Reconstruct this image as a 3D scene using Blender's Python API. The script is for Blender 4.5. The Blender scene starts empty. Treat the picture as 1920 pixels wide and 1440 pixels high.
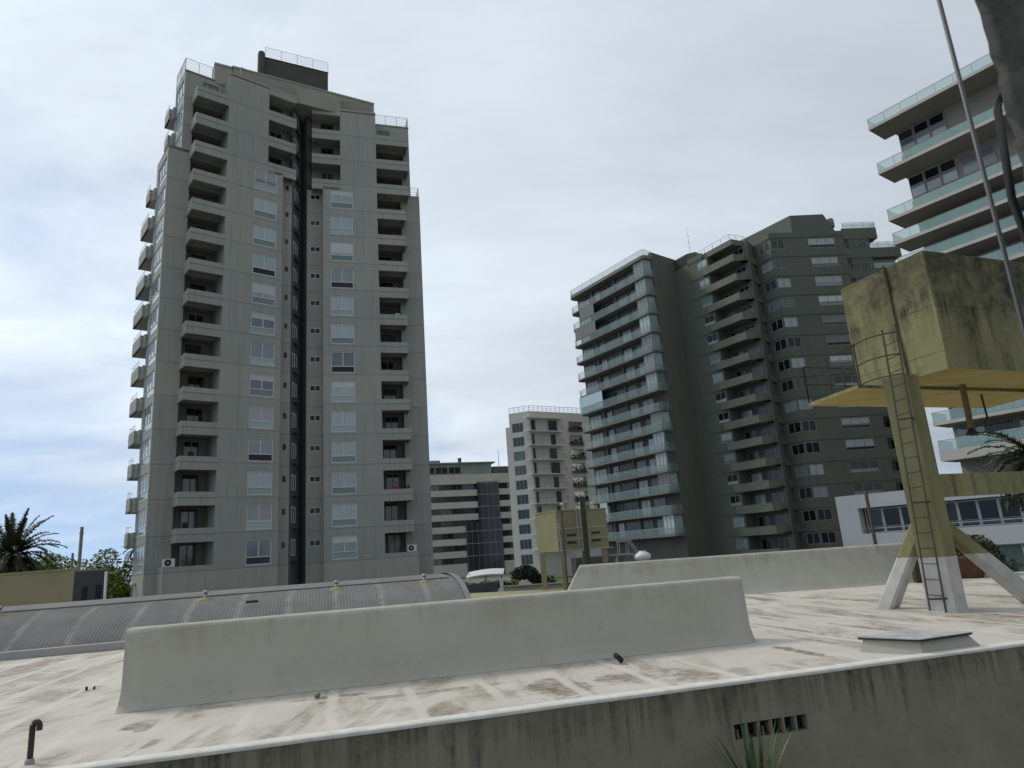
import bpy, bmesh, math, random
import numpy as np
from mathutils import Vector, Matrix, noise
R = math.radians
rnd = random.Random(7)
scene = bpy.context.scene
col = scene.collection

# ---------------------------------------------------------------- camera
F = 1283.0
CAMH = 1.75
zc = np.array([-365., 5210., -F]); zc /= np.linalg.norm(zc)
fw = np.array([0., 0., -1.]); yc = fw - fw.dot(zc) * zc; yc /= np.linalg.norm(yc)
xc = np.cross(yc, zc)
cam_d = bpy.data.cameras.new('camera'); cam = bpy.data.objects.new('camera', cam_d); col.objects.link(cam)
m4 = Matrix.Identity(4)
for i, row in enumerate((xc, yc, zc)):
    for j in range(3): m4[i][j] = row[j]
m4[2][3] = CAMH
cam.matrix_world = m4
cam_d.sensor_width = 36; cam_d.lens = F / 1920 * 36
cam_d.clip_start = 0.05; cam_d.clip_end = 5000
cam_d.dof.use_dof = True; cam_d.dof.focus_distance = 45; cam_d.dof.aperture_fstop = 13
scene.camera = cam

# ---------------------------------------------------------------- sky and sun
SUN_EL, SUN_AZ = 48, -62          # azimuth measured from +Y towards +X
world = bpy.data.worlds.new('World'); scene.world = world; world.use_nodes = True
nt = world.node_tree; N = nt.nodes; L = nt.links; N.clear()
out = N.new('ShaderNodeOutputWorld'); bg = N.new('ShaderNodeBackground'); bg.inputs[1].default_value = 0.1
sky = N.new('ShaderNodeTexSky'); sky.sky_type = 'NISHITA'; sky.sun_disc = False
sky.sun_elevation = R(SUN_EL); sky.sun_rotation = R(SUN_AZ); sky.air_density = 1.0; sky.dust_density = .3; sky.ozone_density = 2
tc = N.new('ShaderNodeTexCoord')
sep = N.new('ShaderNodeSeparateXYZ'); L.new(tc.outputs['Generated'], sep.inputs[0])
mz = N.new('ShaderNodeMath'); mz.operation = 'MAXIMUM'; mz.inputs[1].default_value = 0.0; L.new(sep.outputs[2], mz.inputs[0])
az_ = N.new('ShaderNodeMath'); az_.operation = 'ADD'; az_.inputs[1].default_value = 0.22; L.new(mz.outputs[0], az_.inputs[0])
dx = N.new('ShaderNodeMath'); dx.operation = 'DIVIDE'; L.new(sep.outputs[0], dx.inputs[0]); L.new(az_.outputs[0], dx.inputs[1])
dy = N.new('ShaderNodeMath'); dy.operation = 'DIVIDE'; L.new(sep.outputs[1], dy.inputs[0]); L.new(az_.outputs[0], dy.inputs[1])
sv_ = N.new('ShaderNodeVectorMath'); sv_.operation = 'ADD'; sv_.inputs[1].default_value = (0, 0, .16)
L.new(tc.outputs['Generated'], sv_.inputs[0])
svn = N.new('ShaderNodeVectorMath'); svn.operation = 'NORMALIZE'; L.new(sv_.outputs[0], svn.inputs[0]); L.new(svn.outputs[0], sky.inputs['Vector'])
cmb = N.new('ShaderNodeCombineXYZ'); L.new(dx.outputs[0], cmb.inputs[0]); L.new(dy.outputs[0], cmb.inputs[1])
n1 = N.new('ShaderNodeTexNoise'); n1.inputs['Scale'].default_value = 1.3; n1.inputs['Detail'].default_value = 7; n1.inputs['Roughness'].default_value = .55
n1.inputs['Distortion'].default_value = .4
L.new(cmb.outputs[0], n1.inputs['Vector'])
# cover: nearly closed overhead, opening a little towards the horizon on the left
cov = N.new('ShaderNodeMapRange'); cov.inputs[1].default_value = 0.02; cov.inputs[2].default_value = 0.30
cov.inputs[3].default_value = -0.04; cov.inputs[4].default_value = 0.30; L.new(sep.outputs[2], cov.inputs[0])
cadd = N.new('ShaderNodeMath'); cadd.operation = 'ADD'; L.new(n1.outputs[0], cadd.inputs[0]); L.new(cov.outputs[0], cadd.inputs[1])
rightw = N.new('ShaderNodeMapRange'); rightw.inputs[1].default_value = -0.35; rightw.inputs[2].default_value = 0.25
rightw.inputs[3].default_value = 0.0; rightw.inputs[4].default_value = 0.3; L.new(sep.outputs[0], rightw.inputs[0])
cadd2 = N.new('ShaderNodeMath'); cadd2.operation = 'ADD'; L.new(cadd.outputs[0], cadd2.inputs[0]); L.new(rightw.outputs[0], cadd2.inputs[1])
cm = N.new('ShaderNodeMapRange'); cm.inputs[1].default_value = 0.38; cm.inputs[2].default_value = 0.80; L.new(cadd2.outputs[0], cm.inputs[0])
# cloud brightness: brighter round the veiled sun on the left, duller to the right
dot = N.new('ShaderNodeVectorMath'); dot.operation = 'DOT_PRODUCT'; dot.inputs[1].default_value = (-0.72, 0.35, 0.30)
L.new(tc.outputs['Generated'], dot.inputs[0])
br = N.new('ShaderNodeMapRange'); br.inputs[1].default_value = -0.35; br.inputs[2].default_value = 0.85
br.inputs[3].default_value = 0.37; br.inputs[4].default_value = 0.95; L.new(dot.outputs['Value'], br.inputs[0])
n2 = N.new('ShaderNodeTexNoise'); n2.inputs['Scale'].default_value = 0.9; n2.inputs['Detail'].default_value = 6; n2.inputs['Roughness'].default_value = .6
mp2 = N.new('ShaderNodeMapping'); mp2.inputs['Location'].default_value = (3.1, 1.7, 0); mp2.inputs['Scale'].default_value = (1, 2.2, 1)
L.new(cmb.outputs[0], mp2.inputs[0]); L.new(mp2.outputs[0], n2.inputs['Vector'])
nb = N.new('ShaderNodeMapRange'); nb.inputs[1].default_value = .25; nb.inputs[2].default_value = .75; nb.inputs[3].default_value = .80; nb.inputs[4].default_value = 1.14
L.new(n2.outputs[0], nb.inputs[0])
bm_ = N.new('ShaderNodeMath'); bm_.operation = 'MULTIPLY'; L.new(br.outputs[0], bm_.inputs[0]); L.new(nb.outputs[0], bm_.inputs[1])
ccol = N.new('ShaderNodeVectorMath'); ccol.operation = 'SCALE'; ccol.inputs[0].default_value = (8.65, 9.65, 10.75)
L.new(bm_.outputs[0], ccol.inputs['Scale'])
mx = N.new('ShaderNodeMix'); mx.data_type = 'RGBA'
L.new(cm.outputs[0], mx.inputs[0]); L.new(sky.outputs[0], mx.inputs[6]); L.new(ccol.outputs[0], mx.inputs[7])
L.new(mx.outputs[2], bg.inputs[0]); L.new(bg.outputs[0], out.inputs[0])

sd = bpy.data.lights.new('sun', 'SUN'); sd.energy = 1.3; sd.angle = R(14); sd.color = (1.0, .95, .87)
so = bpy.data.objects.new('sun', sd); col.objects.link(so)
sv = Vector((math.sin(R(SUN_AZ)) * math.cos(R(SUN_EL)), math.cos(R(SUN_AZ)) * math.cos(R(SUN_EL)), math.sin(R(SUN_EL))))
so.rotation_euler = sv.to_track_quat('Z', 'Y').to_euler(); so.location = (0, 0, 90)

scene.view_settings.view_transform = 'Standard'; scene.view_settings.look = 'None'
scene.view_settings.exposure = 0.16; scene.view_settings.gamma = 1.0
try: scene.view_settings.use_curve_mapping = False
except Exception: pass
scene.render.engine = 'CYCLES'
scene.cycles.max_bounces = 6; scene.cycles.transparent_max_bounces = 12

# ---------------------------------------------------------------- materials
def srgb(r, g, b):
    f = lambda c: c / 12.92 if c <= .04045 else ((c + .055) / 1.055) ** 2.4
    return (f(r / 255), f(g / 255), f(b / 255), 1)

def newmat(name):
    m = bpy.data.materials.new(name); m.use_nodes = True
    nt = m.node_tree; b = nt.nodes['Principled BSDF']
    return m, nt, b

def coords(nt, kind='pos', scale=(1, 1, 1), rot=(0, 0, 0)):
    if kind == 'pos':
        g = nt.nodes.new('ShaderNodeNewGeometry'); o = g.outputs['Position']
    else:
        g = nt.nodes.new('ShaderNodeTexCoord'); o = g.outputs['Object']
    mp = nt.nodes.new('ShaderNodeMapping'); mp.inputs['Scale'].default_value = scale; mp.inputs['Rotation'].default_value = rot
    nt.links.new(o, mp.inputs[0]); return mp.outputs[0]

def noise_node(nt, vec, scale, detail=4, rough=.6, dist=0):
    n = nt.nodes.new('ShaderNodeTexNoise'); n.inputs['Scale'].default_value = scale; n.inputs['Detail'].default_value = detail
    n.inputs['Roughness'].default_value = rough; n.inputs['Distortion'].default_value = dist
    nt.links.new(vec, n.inputs['Vector']); return n.outputs[0]

def rng(nt, v, a, b, c=0., d=1.):
    m = nt.nodes.new('ShaderNodeMapRange'); m.inputs[1].default_value = a; m.inputs[2].default_value = b
    m.inputs[3].default_value = c; m.inputs[4].default_value = d; nt.links.new(v, m.inputs[0]); return m.outputs[0]

def mixc(nt, fac, a, b):
    m = nt.nodes.new('ShaderNodeMix'); m.data_type = 'RGBA'
    if isinstance(fac, float): m.inputs[0].default_value = fac
    else: nt.links.new(fac, m.inputs[0])
    for i, v in ((6, a), (7, b)):
        if isinstance(v, tuple): m.inputs[i].default_value = v if len(v) == 4 else (*v, 1)
        else: nt.links.new(v, m.inputs[i])
    return m.outputs[2]

def math_(nt, op, a, b=None):
    m = nt.nodes.new('ShaderNodeMath'); m.operation = op
    for i, v in ((0, a), (1, b)):
        if v is None: continue
        if isinstance(v, (int, float)): m.inputs[i].default_value = v
        else: nt.links.new(v, m.inputs[i])
    return m.outputs[0]

def bump(nt, b, h, strength=.3, dist=.02):
    bp = nt.nodes.new('ShaderNodeBump'); bp.inputs['Strength'].default_value = strength; bp.inputs['Distance'].default_value = dist
    nt.links.new(h, bp.inputs['Height']); nt.links.new(bp.outputs[0], b.inputs['Normal'])

def plain(name, c, rough=.7, var=.12, scale=3., metal=0., stretch=(1, 1, 1), kind='pos'):
    m, nt, b = newmat(name)
    v = coords(nt, kind, stretch)
    n = noise_node(nt, v, scale)
    lo = tuple(x * (1 - var) for x in c[:3]); hi = tuple(min(1, x * (1 + var)) for x in c[:3])
    nt.links.new(mixc(nt, rng(nt, n, .3, .7), lo, hi), b.inputs['Base Color'])
    b.inputs['Roughness'].default_value = rough; b.inputs['Metallic'].default_value = metal
    return m

def facade_mat(name, c, c2, z0, h, line=.012, dark=.72, scale=.22, grime=.5, joints=True):
    """painted render with storey joints and faint vertical rain streaks"""
    m, nt, b = newmat(name)
    v = coords(nt)
    n = noise_node(nt, v, scale, 4, .6)
    colr = mixc(nt, rng(nt, n, .32, .68), c, c2)
    vs = coords(nt, 'pos', (1, 1, .06))
    st = noise_node(nt, vs, 2.9, 7, .72)
    dk = mixc(nt, rng(nt, st, .48, .74, 0, grime), (1, 1, 1, 1), (.62, .60, .55, 1))
    mm = nt.nodes.new('ShaderNodeMix'); mm.data_type = 'RGBA'; mm.blend_type = 'MULTIPLY'; mm.inputs[0].default_value = 1
    nt.links.new(colr, mm.inputs[6]); nt.links.new(dk, mm.inputs[7]); o = mm.outputs[2]
    if joints:
        g = nt.nodes.new('ShaderNodeNewGeometry'); s = nt.nodes.new('ShaderNodeSeparateXYZ'); nt.links.new(g.outputs['Position'], s.inputs[0])
        fz = math_(nt, 'FRACT', math_(nt, 'DIVIDE', math_(nt, 'SUBTRACT', s.outputs[2], z0 - h * 20 - line * h / 2), h))
        ln = math_(nt, 'LESS_THAN', fz, line)
        o = mixc(nt, ln, o, tuple(x * dark * .8 for x in c[:3]) + (1,))
        fl = math_(nt, 'FLOOR', math_(nt, 'DIVIDE', math_(nt, 'SUBTRACT', s.outputs[2], z0 - h * 20), h))
        wn = nt.nodes.new('ShaderNodeTexWhiteNoise'); wn.noise_dimensions = '1D'; nt.links.new(fl, wn.inputs['W'])
        tint = mixc(nt, wn.outputs['Value'], (.90, .91, .92, 1), (1.07, 1.04, 1.01, 1))
        m2 = nt.nodes.new('ShaderNodeMix'); m2.data_type = 'RGBA'; m2.blend_type = 'MULTIPLY'; m2.inputs[0].default_value = 1
        nt.links.new(o, m2.inputs[6]); nt.links.new(tint, m2.inputs[7]); o = m2.outputs[2]
    nt.links.new(o, b.inputs['Base Color']); b.inputs['Roughness'].default_value = .85
    bump(nt, b, noise_node(nt, v, 14, 3), .12, .01)
    return m

def pane_mat(name, dark, light, p=.5, rough=.07, ior=2.0, stripes=False):
    m, nt, b = newmat(name)
    oi = nt.nodes.new('ShaderNodeObjectInfo')
    f = rng(nt, oi.outputs['Random'], p - .25, p + .25)
    if stripes:
        v = coords(nt, 'obj', (1, 1, .02))
        n = noise_node(nt, v, 9, 2)
        f = math_(nt, 'MULTIPLY', f, rng(nt, n, .3, .7, .75, 1.05))
    nt.links.new(mixc(nt, f, dark, light), b.inputs['Base Color'])
    b.inputs['Roughness'].default_value = rough; b.inputs['IOR'].default_value = ior
    return m

def clear_glass(name, c, alpha=.4, rough=.05):
    m, nt, b = newmat(name)
    b.inputs['Base Color'].default_value = (*c, 1); b.inputs['Alpha'].default_value = alpha
    b.inputs['Roughness'].default_value = rough; b.inputs['IOR'].default_value = 1.6
    return m

def lin(c): return tuple(c[:3])
M = {}
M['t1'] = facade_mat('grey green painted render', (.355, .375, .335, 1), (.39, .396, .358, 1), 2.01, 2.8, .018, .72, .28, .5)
M['t1_roof'] = plain('roof parapet plaster', (.36, .34, .28), .85, .12, .6)
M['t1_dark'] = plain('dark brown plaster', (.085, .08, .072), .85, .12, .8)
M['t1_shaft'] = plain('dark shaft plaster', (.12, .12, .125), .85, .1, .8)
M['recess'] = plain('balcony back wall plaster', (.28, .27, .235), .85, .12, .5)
M['rail'] = plain('thin grey steel railing', (.30, .31, .31), .5, .1, 8, .4)
M['rail_dark'] = plain('dark steel railing', (.07, .075, .08), .5, .1, 8, .3)
M['frame'] = plain('white aluminium frame', (.62, .63, .64), .4, .05, 8)
M['frame_grey'] = plain('grey window frame', (.30, .31, .32), .45, .05, 8)
M['pane'] = pane_mat('window pane with blinds behind', (.13, .17, .185), (.44, .51, .54), .35, .08, 1.75, stripes=True)
M['pane_d'] = pane_mat('dim pane of the green tower', (.08, .10, .10), (.42, .48, .48), .45, .1, 1.5, stripes=True)
M['pane_low'] = pane_mat('greenish lower pane', (.16, .22, .215), (.38, .47, .455), .4, .08, 1.7)
M['pane_dark'] = pane_mat('dark glass pane', (.010, .012, .015), (.05, .06, .065), .6, .1, 1.45)
M['blind'] = pane_mat('white roller blind', (.36, .38, .38), (.60, .62, .61), .5, .35, 1.5)
M['door'] = pane_mat('balcony door glass', (.012, .013, .016), (.20, .24, .25), .75)
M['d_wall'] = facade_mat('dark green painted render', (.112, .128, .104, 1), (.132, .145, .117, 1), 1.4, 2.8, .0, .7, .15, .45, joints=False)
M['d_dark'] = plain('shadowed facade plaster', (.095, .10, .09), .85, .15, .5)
M['d_slab'] = plain('balcony slab paint', (.17, .176, .152), .8, .1, .8)
M['d2_slab'] = plain('olive balcony parapet paint', (.155, .165, .128), .8, .1, .8)
M['curtain'] = pane_mat('white curtain behind glass', (.09, .115, .115), (.38, .43, .42), .5, rough=.2, ior=1.45, stripes=True)
M['gl_rail'] = clear_glass('greenish glass balustrade', (.24, .33, .31), .42)
M['gl_rail_r'] = clear_glass('aqua glass balustrade', (.36, .55, .52), .55)
M['screen'] = plain('grey mesh sun screen', (.19, .19, .185), .8, .1, 1)
M['w_wall'] = plain('cream painted render', (.62, .60, .54), .85, .06, .4)
M['w_pane'] = pane_mat('teal dark pane', (.03, .055, .055), (.13, .19, .18), .6, .1, 1.5)
M['b_wall'] = plain('beige stone cladding', (.50, .48, .41), .85, .08, .3)
M['b_green'] = plain('green grey penthouse wall', (.24, .28, .23), .85, .08, .3)
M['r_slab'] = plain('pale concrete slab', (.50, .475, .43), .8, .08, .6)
M['r_wall'] = plain('warm grey plaster', (.30, .275, .25), .85, .06, .5)
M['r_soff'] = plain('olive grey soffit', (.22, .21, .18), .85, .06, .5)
M['r_pane'] = pane_mat('grey reflective pane', (.05, .065, .075), (.22, .25, .28), .4)
M['wb'] = plain('white painted concrete', (.56, .565, .56), .8, .05, .6)
M['metal'] = plain('dull galvanised steel', (.34, .34, .33), .5, .15, 6, .5)
M['rust'] = plain('dark rusty steel', (.045, .035, .028), .8, .3, 14)
M['white_plastic'] = plain('white plastic', (.62, .62, .60), .5, .05, 5)
M['black'] = plain('black plastic', (.012, .012, .013), .6, .1, 5)
M['red'] = plain('red cloth', (.35, .03, .04), .9, .1, 5)
M['bark'] = plain('rough palm bark', (.12, .085, .055), .95, .3, 9)
M['wood'] = plain('grey weathered pole wood', (.14, .13, .12), .9, .2, 6)
M['grass'] = plain('bright green grass', (.06, .10, .02), .9, .3, 1.2)
M['ground'] = plain('grey paving and earth', (.14, .14, .12), .95, .25, .12)
M['terracotta'] = plain('dark terracotta', (.11, .045, .03), .8, .25, 7)
M['hedge_wall'] = plain('dark grey block wall', (.075, .075, .08), .9, .15, 1)
M['y_roof'] = plain('olive yellow sheet edge', (.33, .31, .16), .8, .12, 1)
M['olive'] = plain('olive painted wall', (.30, .26, .15), .85, .15, .5)

def leafmat(name, a, b_, p=.5):
    m, nt, b = newmat(name)
    v = coords(nt); n = noise_node(nt, v, 2.5, 3)
    nt.links.new(mixc(nt, rng(nt, n, .3, .7), a, b_), b.inputs['Base Color']); b.inputs['Roughness'].default_value = .55
    return m
M['leaf'] = leafmat('green leaves', (.035, .06, .014), (.10, .14, .03))
M['leaf_y'] = leafmat('yellow green leaves', (.11, .15, .02), (.24, .27, .04))
M['leaf_d'] = leafmat('dark palm fronds', (.022, .036, .014), (.06, .075, .028))
M['leaf_o'] = leafmat('orange fruit stalks', (.30, .11, .03), (.2, .12, .03))

# white waterproofed roof: sheets run away from the edge, brown ponding stains along the laps
def roof_mat():
    m, nt, b = newmat('white roof membrane with brown stains')
    ang = R(-14.6)
    v = coords(nt, 'pos', (1, 1, 1), (0, 0, ang))          # x' along the edge, y' along the sheets
    s = nt.nodes.new('ShaderNodeSeparateXYZ'); nt.links.new(v, s.inputs[0])
    base = mixc(nt, rng(nt, noise_node(nt, v, .9, 5), .3, .7), (.50, .455, .385, 1), (.60, .56, .48, 1))
    # laps
    wob = noise_node(nt, v, .5, 2)
    xx = math_(nt, 'ADD', s.outputs[0], math_(nt, 'MULTIPLY', wob, .25))
    fx = math_(nt, 'FRACT', math_(nt, 'DIVIDE', xx, 1.02))
    lap = rng(nt, math_(nt, 'ABSOLUTE', math_(nt, 'SUBTRACT', fx, .5)), .40, .47)
    base = mixc(nt, math_(nt, 'MULTIPLY', math_(nt, 'MULTIPLY', lap, .5), rng(nt, noise_node(nt, v, .7, 3), .4, .62)), base, (.66, .63, .56, 1))
    # stains: blobs stretched along the sheets, cut by the laps
    v2 = coords(nt, 'pos', (1.5, .45, 1), (0, 0, ang))
    bl = noise_node(nt, v2, 1.0, 6, .62, .6)
    big = noise_node(nt, v, .16, 2)
    f = rng(nt, math_(nt, 'ADD', bl, math_(nt, 'MULTIPLY', big, .45)), .70, .90)
    inner = rng(nt, fx, .05, .09, .1, 1)
    inner2 = rng(nt, fx, .95, .91, .1, 1)
    eg = math_(nt, 'MULTIPLY', math_(nt, 'SUBTRACT', noise_node(nt, v, 2.6, 6, .68, .5), .5), 7.5)
    # ponding marks with a place of their own: (x', y', half width, half length, strength)
    for px, py, hw, hl, st in ((2.75, 9.2, .38, .62, 1.), (3.78, 9.35, .42, .42, .9), (4.5, 9.05, .3, .6, .8), (5.2, 8.75, .18, .4, .6), (1.9, 9.3, .3, .35, .6),
                              (6.75, 9.75, .10, .75, 1.1), (8.15, 11.98, .10, 1.3, .9), (9.2, 11.0, .09, .9, .9), (7.6, 10.6, .08, .8, .7), (12.6, 15.2, .2, 1.8, .9), (11.0, 14.2, .14, 1.6, .7),
                              (-6.7, 19.0, .35, 1.6, .8), (-5.2, 16.4, .5, 1.0, .55), (-6.0, 16.2, .3, 1.2, .6), (-4.5, 13.5, .55, .6, .75), (-2.35, 10.0, .22, .3, .9), (-2.1, 8.85, .17, .22, .8), (-.1, 10.45, .5, .12, 1.), (-1.7, 10.7, .3, .12, .7), (1.1, 10.0, 1.1, .12, .8)):
        ex = math_(nt, 'DIVIDE', math_(nt, 'SUBTRACT', s.outputs[0], px), hw); ey = math_(nt, 'DIVIDE', math_(nt, 'SUBTRACT', s.outputs[1], py), hl)
        rr_ = math_(nt, 'ADD', math_(nt, 'MULTIPLY', ex, ex), math_(nt, 'MULTIPLY', ey, ey))
        rr_ = math_(nt, 'ADD', rr_, eg)
        f = math_(nt, 'MAXIMUM', f, rng(nt, rr_, 1.5, .3, 0, st))
    f = math_(nt, 'MULTIPLY', f, math_(nt, 'MULTIPLY', inner, inner2))
    fine = noise_node(nt, v, 7, 5, .7)
    f = math_(nt, 'MULTIPLY', f, rng(nt, fine, .34, .60, .35, 1))
    base = mixc(nt, math_(nt, 'MULTIPLY', f, .95), base, (.16, .10, .055, 1))
    # second set: long thin rust lines along the sheets
    v3 = coords(nt, 'pos', (3.4, .28, 1), (0, 0, ang))
    l2 = rng(nt, noise_node(nt, v3, 1.3, 4, .6, .2), .64, .76)
    base = mixc(nt, math_(nt, 'MULTIPLY', l2, .7), base, (.26, .175, .10, 1))
    sp = rng(nt, noise_node(nt, v, 16, 2), .76, .8)
    base = mixc(nt, math_(nt, 'MULTIPLY', sp, .5), base, (.10, .09, .07, 1))
    nt.links.new(base, b.inputs['Base Color']); b.inputs['Roughness'].default_value = .75
    bump(nt, b, noise_node(nt, v, 5, 4), .25, .02)
    return m
M['roof'] = roof_mat()

def stained(name, a, c, streak, top, h0=.35, vscale=.05, amt=.9, nscale=2.4, mott=None, base_lo=.55):
    """painted concrete with black rain streaks hanging from a top edge at z=top"""
    m, nt, b = newmat(name)
    v = coords(nt)
    base = mixc(nt, rng(nt, noise_node(nt, v, nscale * .5, 6, .65), .3, .7), a, c)
    s = nt.nodes.new('ShaderNodeSeparateXYZ'); nt.links.new(v, s.inputs[0])
    vs = coords(nt, 'pos', (1, 1, vscale))
    st = noise_node(nt, vs, nscale * 2.2, 6, .7)
    hgt = rng(nt, s.outputs[2], top - h0 * 3, top, .0, .34)
    f = rng(nt, math_(nt, 'ADD', st, hgt), base_lo + .17, base_lo + .40)
    blot = rng(nt, noise_node(nt, v, nscale, 6, .7, .4), .35, .62, .25, 1.)
    f = math_(nt, 'MULTIPLY', f, math_(nt, 'MULTIPLY', blot, amt))
    base = mixc(nt, f, base, streak)
    if mott:
        mo = rng(nt, noise_node(nt, v, nscale * 3.1, 5, .7), .56, .72)
        base = mixc(nt, math_(nt, 'MULTIPLY', mo, .45), base, mott)
    nt.links.new(base, b.inputs['Base Color']); b.inputs['Roughness'].default_value = .9
    bump(nt, b, noise_node(nt, v, 22, 4), .35, .008)
    return m
M['front_wall'] = stained('grey olive stained concrete', (.205, .19, .135, 1), (.30, .28, .205, 1), (.035, .031, .02, 1), 0.02, .30, .035, .85, 3.0, (.10, .095, .068, 1), .47)
M['upstand'] = stained('weathered white upstand paint', (.40, .382, .32, 1), (.47, .452, .385, 1), (.26, .235, .175, 1), 1.06, .25, .05, .6, 1.3, (.30, .285, .23, 1))
M['tank'] = stained('mossy yellow tank concrete', (.19, .178, .082, 1), (.29, .272, .135, 1), (.03, .028, .018, 1), 7.6, .72, .13, 1.0, 1.7, (.085, .08, .04, 1), .30)
M['tank_under'] = plain('ochre soffit paint', (.42, .34, .12), .85, .2, 1.3, 0, (1, 3, 1))
M['column'] = None
def column_mat():
    m, nt, b = newmat('olive column paint over white band')
    v = coords(nt); s = nt.nodes.new('ShaderNodeSeparateXYZ'); nt.links.new(v, s.inputs[0])
    ol = mixc(nt, rng(nt, noise_node(nt, coords(nt, 'pos', (1, 1, .25)), 3, 6, .65), .3, .7), (.15, .142, .062, 1), (.25, .238, .115, 1))
    wh = mixc(nt, rng(nt, noise_node(nt, v, 3, 5), .3, .7), (.40, .395, .37, 1), (.54, .535, .51, 1))
    edge = math_(nt, 'ADD', s.outputs[2], math_(nt, 'MULTIPLY', noise_node(nt, v, 9, 2), .03))
    f = math_(nt, 'GREATER_THAN', edge, 1.09)
    nt.links.new(mixc(nt, f, wh, ol), b.inputs['Base Color']); b.inputs['Roughness'].default_value = .85
    bump(nt, b, noise_node(nt, v, 18, 4), .3, .01)
    return m
M['column'] = column_mat()
def corr_mat():
    m, nt, b = newmat('grey fibre cement sheets')
    v = coords(nt, 'pos', (1, 1, 1), (0, 0, R(-14.6)))
    s = nt.nodes.new('ShaderNodeSeparateXYZ'); nt.links.new(v, s.inputs[0])
    base = mixc(nt, rng(nt, noise_node(nt, v, 1.1, 5), .3, .7), (.165, .16, .152, 1), (.215, .21, .20, 1))
    w = noise_node(nt, v, .7, 3)
    fx = math_(nt, 'FRACT', math_(nt, 'DIVIDE', math_(nt, 'ADD', s.outputs[0], math_(nt, 'MULTIPLY', w, .3)), 1.35))
    ln = rng(nt, math_(nt, 'ABSOLUTE', math_(nt, 'SUBTRACT', fx, .5)), .40, .5)
    ln = math_(nt, 'MULTIPLY', ln, rng(nt, noise_node(nt, v, 2.3, 4), .35, .6, .1, .7))
    base = mixc(nt, ln, base, (.34, .33, .31, 1))
    nt.links.new(base, b.inputs['Base Color']); b.inputs['Roughness'].default_value = .95; b.inputs['Specular IOR Level'].default_value = .2
    return m
M['corr'] = corr_mat()
M['stucco'] = stained('rough dark stucco', (.06, .058, .05, 1), (.13, .125, .105, 1), (.025, .024, .021, 1), 2.3, .2, .6, .7, 9, (.03, .03, .025, 1))
M['near_dark'] = plain('near black soffit paint', (.012, .012, .012), .8, .1, 5)
M['cable'] = plain('grey plastic cable', (.11, .105, .11), .5, .1, 8)

# ---------------------------------------------------------------- mesh helpers
class MB:
    def __init__(s): s.v = []; s.f = []; s.m = []; s.sm = []
    def face(s, pts, m=0, sm=False):
        i = len(s.v); s.v += [tuple(p) for p in pts]; s.f.append(tuple(range(i, i + len(pts)))); s.m.append(m); s.sm.append(sm)
    def box(s, x0, x1, y0, y1, z0, z1, m=0):
        s.hexa([(x0, y0), (x1, y0), (x1, y1), (x0, y1)], z0, z1, m)
    def hexa(s, poly, z0, z1, m=0, cap=True, top=None, mtop=None, mbot=None):
        """vertical prism over a counter-clockwise plan polygon; top = other plan for the upper ring"""
        n = len(poly); i = len(s.v); top = top or poly
        s.v += [(p[0], p[1], z0) for p in poly] + [(p[0], p[1], z1) for p in top]
        for k in range(n):
            j = (k + 1) % n
            s.f.append((i + k, i + j, i + n + j, i + n + k)); s.m.append(m); s.sm.append(False)
        if cap:
            s.f.append(tuple(i + n + k for k in range(n))); s.m.append(m if mtop is None else mtop); s.sm.append(False)
            s.f.append(tuple(i + n - 1 - k for k in range(n))); s.m.append(m if mbot is None else mbot); s.sm.append(False)
    def tube(s, pts, r, seg=6, m=0, r1=None):
        pts = [Vector(p) for p in pts]; n = len(pts); rings = []
        for a, p in enumerate(pts):
            t = (pts[min(a + 1, n - 1)] - pts[max(a - 1, 0)]).normalized()
            ref = Vector((0, 0, 1)) if abs(t.z) < .9 else Vector((1, 0, 0))
            x = t.cross(ref).normalized(); y = t.cross(x)
            rr = r if r1 is None else r + (r1 - r) * a / max(1, n - 1)
            i = len(s.v); rings.append(i)
            for k in range(seg):
                an = 2 * math.pi * k / seg
                s.v.append(tuple(p + x * (rr * math.cos(an)) + y * (rr * math.sin(an))))
        for a in range(n - 1):
            for k in range(seg):
                j = (k + 1) % seg
                s.f.append((rings[a] + k, rings[a] + j, rings[a + 1] + j, rings[a + 1] + k)); s.m.append(m); s.sm.append(seg > 5)
        for rr_ in (rings[0], rings[-1]):
            s.f.append(tuple(rr_ + k for k in range(seg))); s.m.append(m); s.sm.append(False)
    def lathe(s, c, prof, seg=20, m=0):
        rings = []
        for (r, z) in prof:
            rings.append(len(s.v))
            for k in range(seg):
                a = 2 * math.pi * k / seg
                s.v.append((c[0] + r * math.cos(a), c[1] + r * math.sin(a), c[2] + z))
        for a in range(len(prof) - 1):
            for k in range(seg):
                j = (k + 1) % seg
                s.f.append((rings[a] + k, rings[a] + j, rings[a + 1] + j, rings[a + 1] + k)); s.m.append(m); s.sm.append(True)
        s.f.append(tuple(rings[-1] + k for k in range(seg))); s.m.append(m); s.sm.append(False)
    def mesh(s, name, mats, org=(0, 0, 0), bevel=False):
        me = bpy.data.meshes.new(name)
        o = org
        me.from_pydata([(p[0] - o[0], p[1] - o[1], p[2] - o[2]) for p in s.v], [], s.f)
        for mt in mats: me.materials.append(mt)
        me.polygons.foreach_set('material_index', s.m)
        me.polygons.foreach_set('use_smooth', s.sm)
        me.update(); return me

def rootof(p):
    o = Vector((0, 0, 0))
    while p is not None: o += p.location; p = p.parent
    return o

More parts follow.
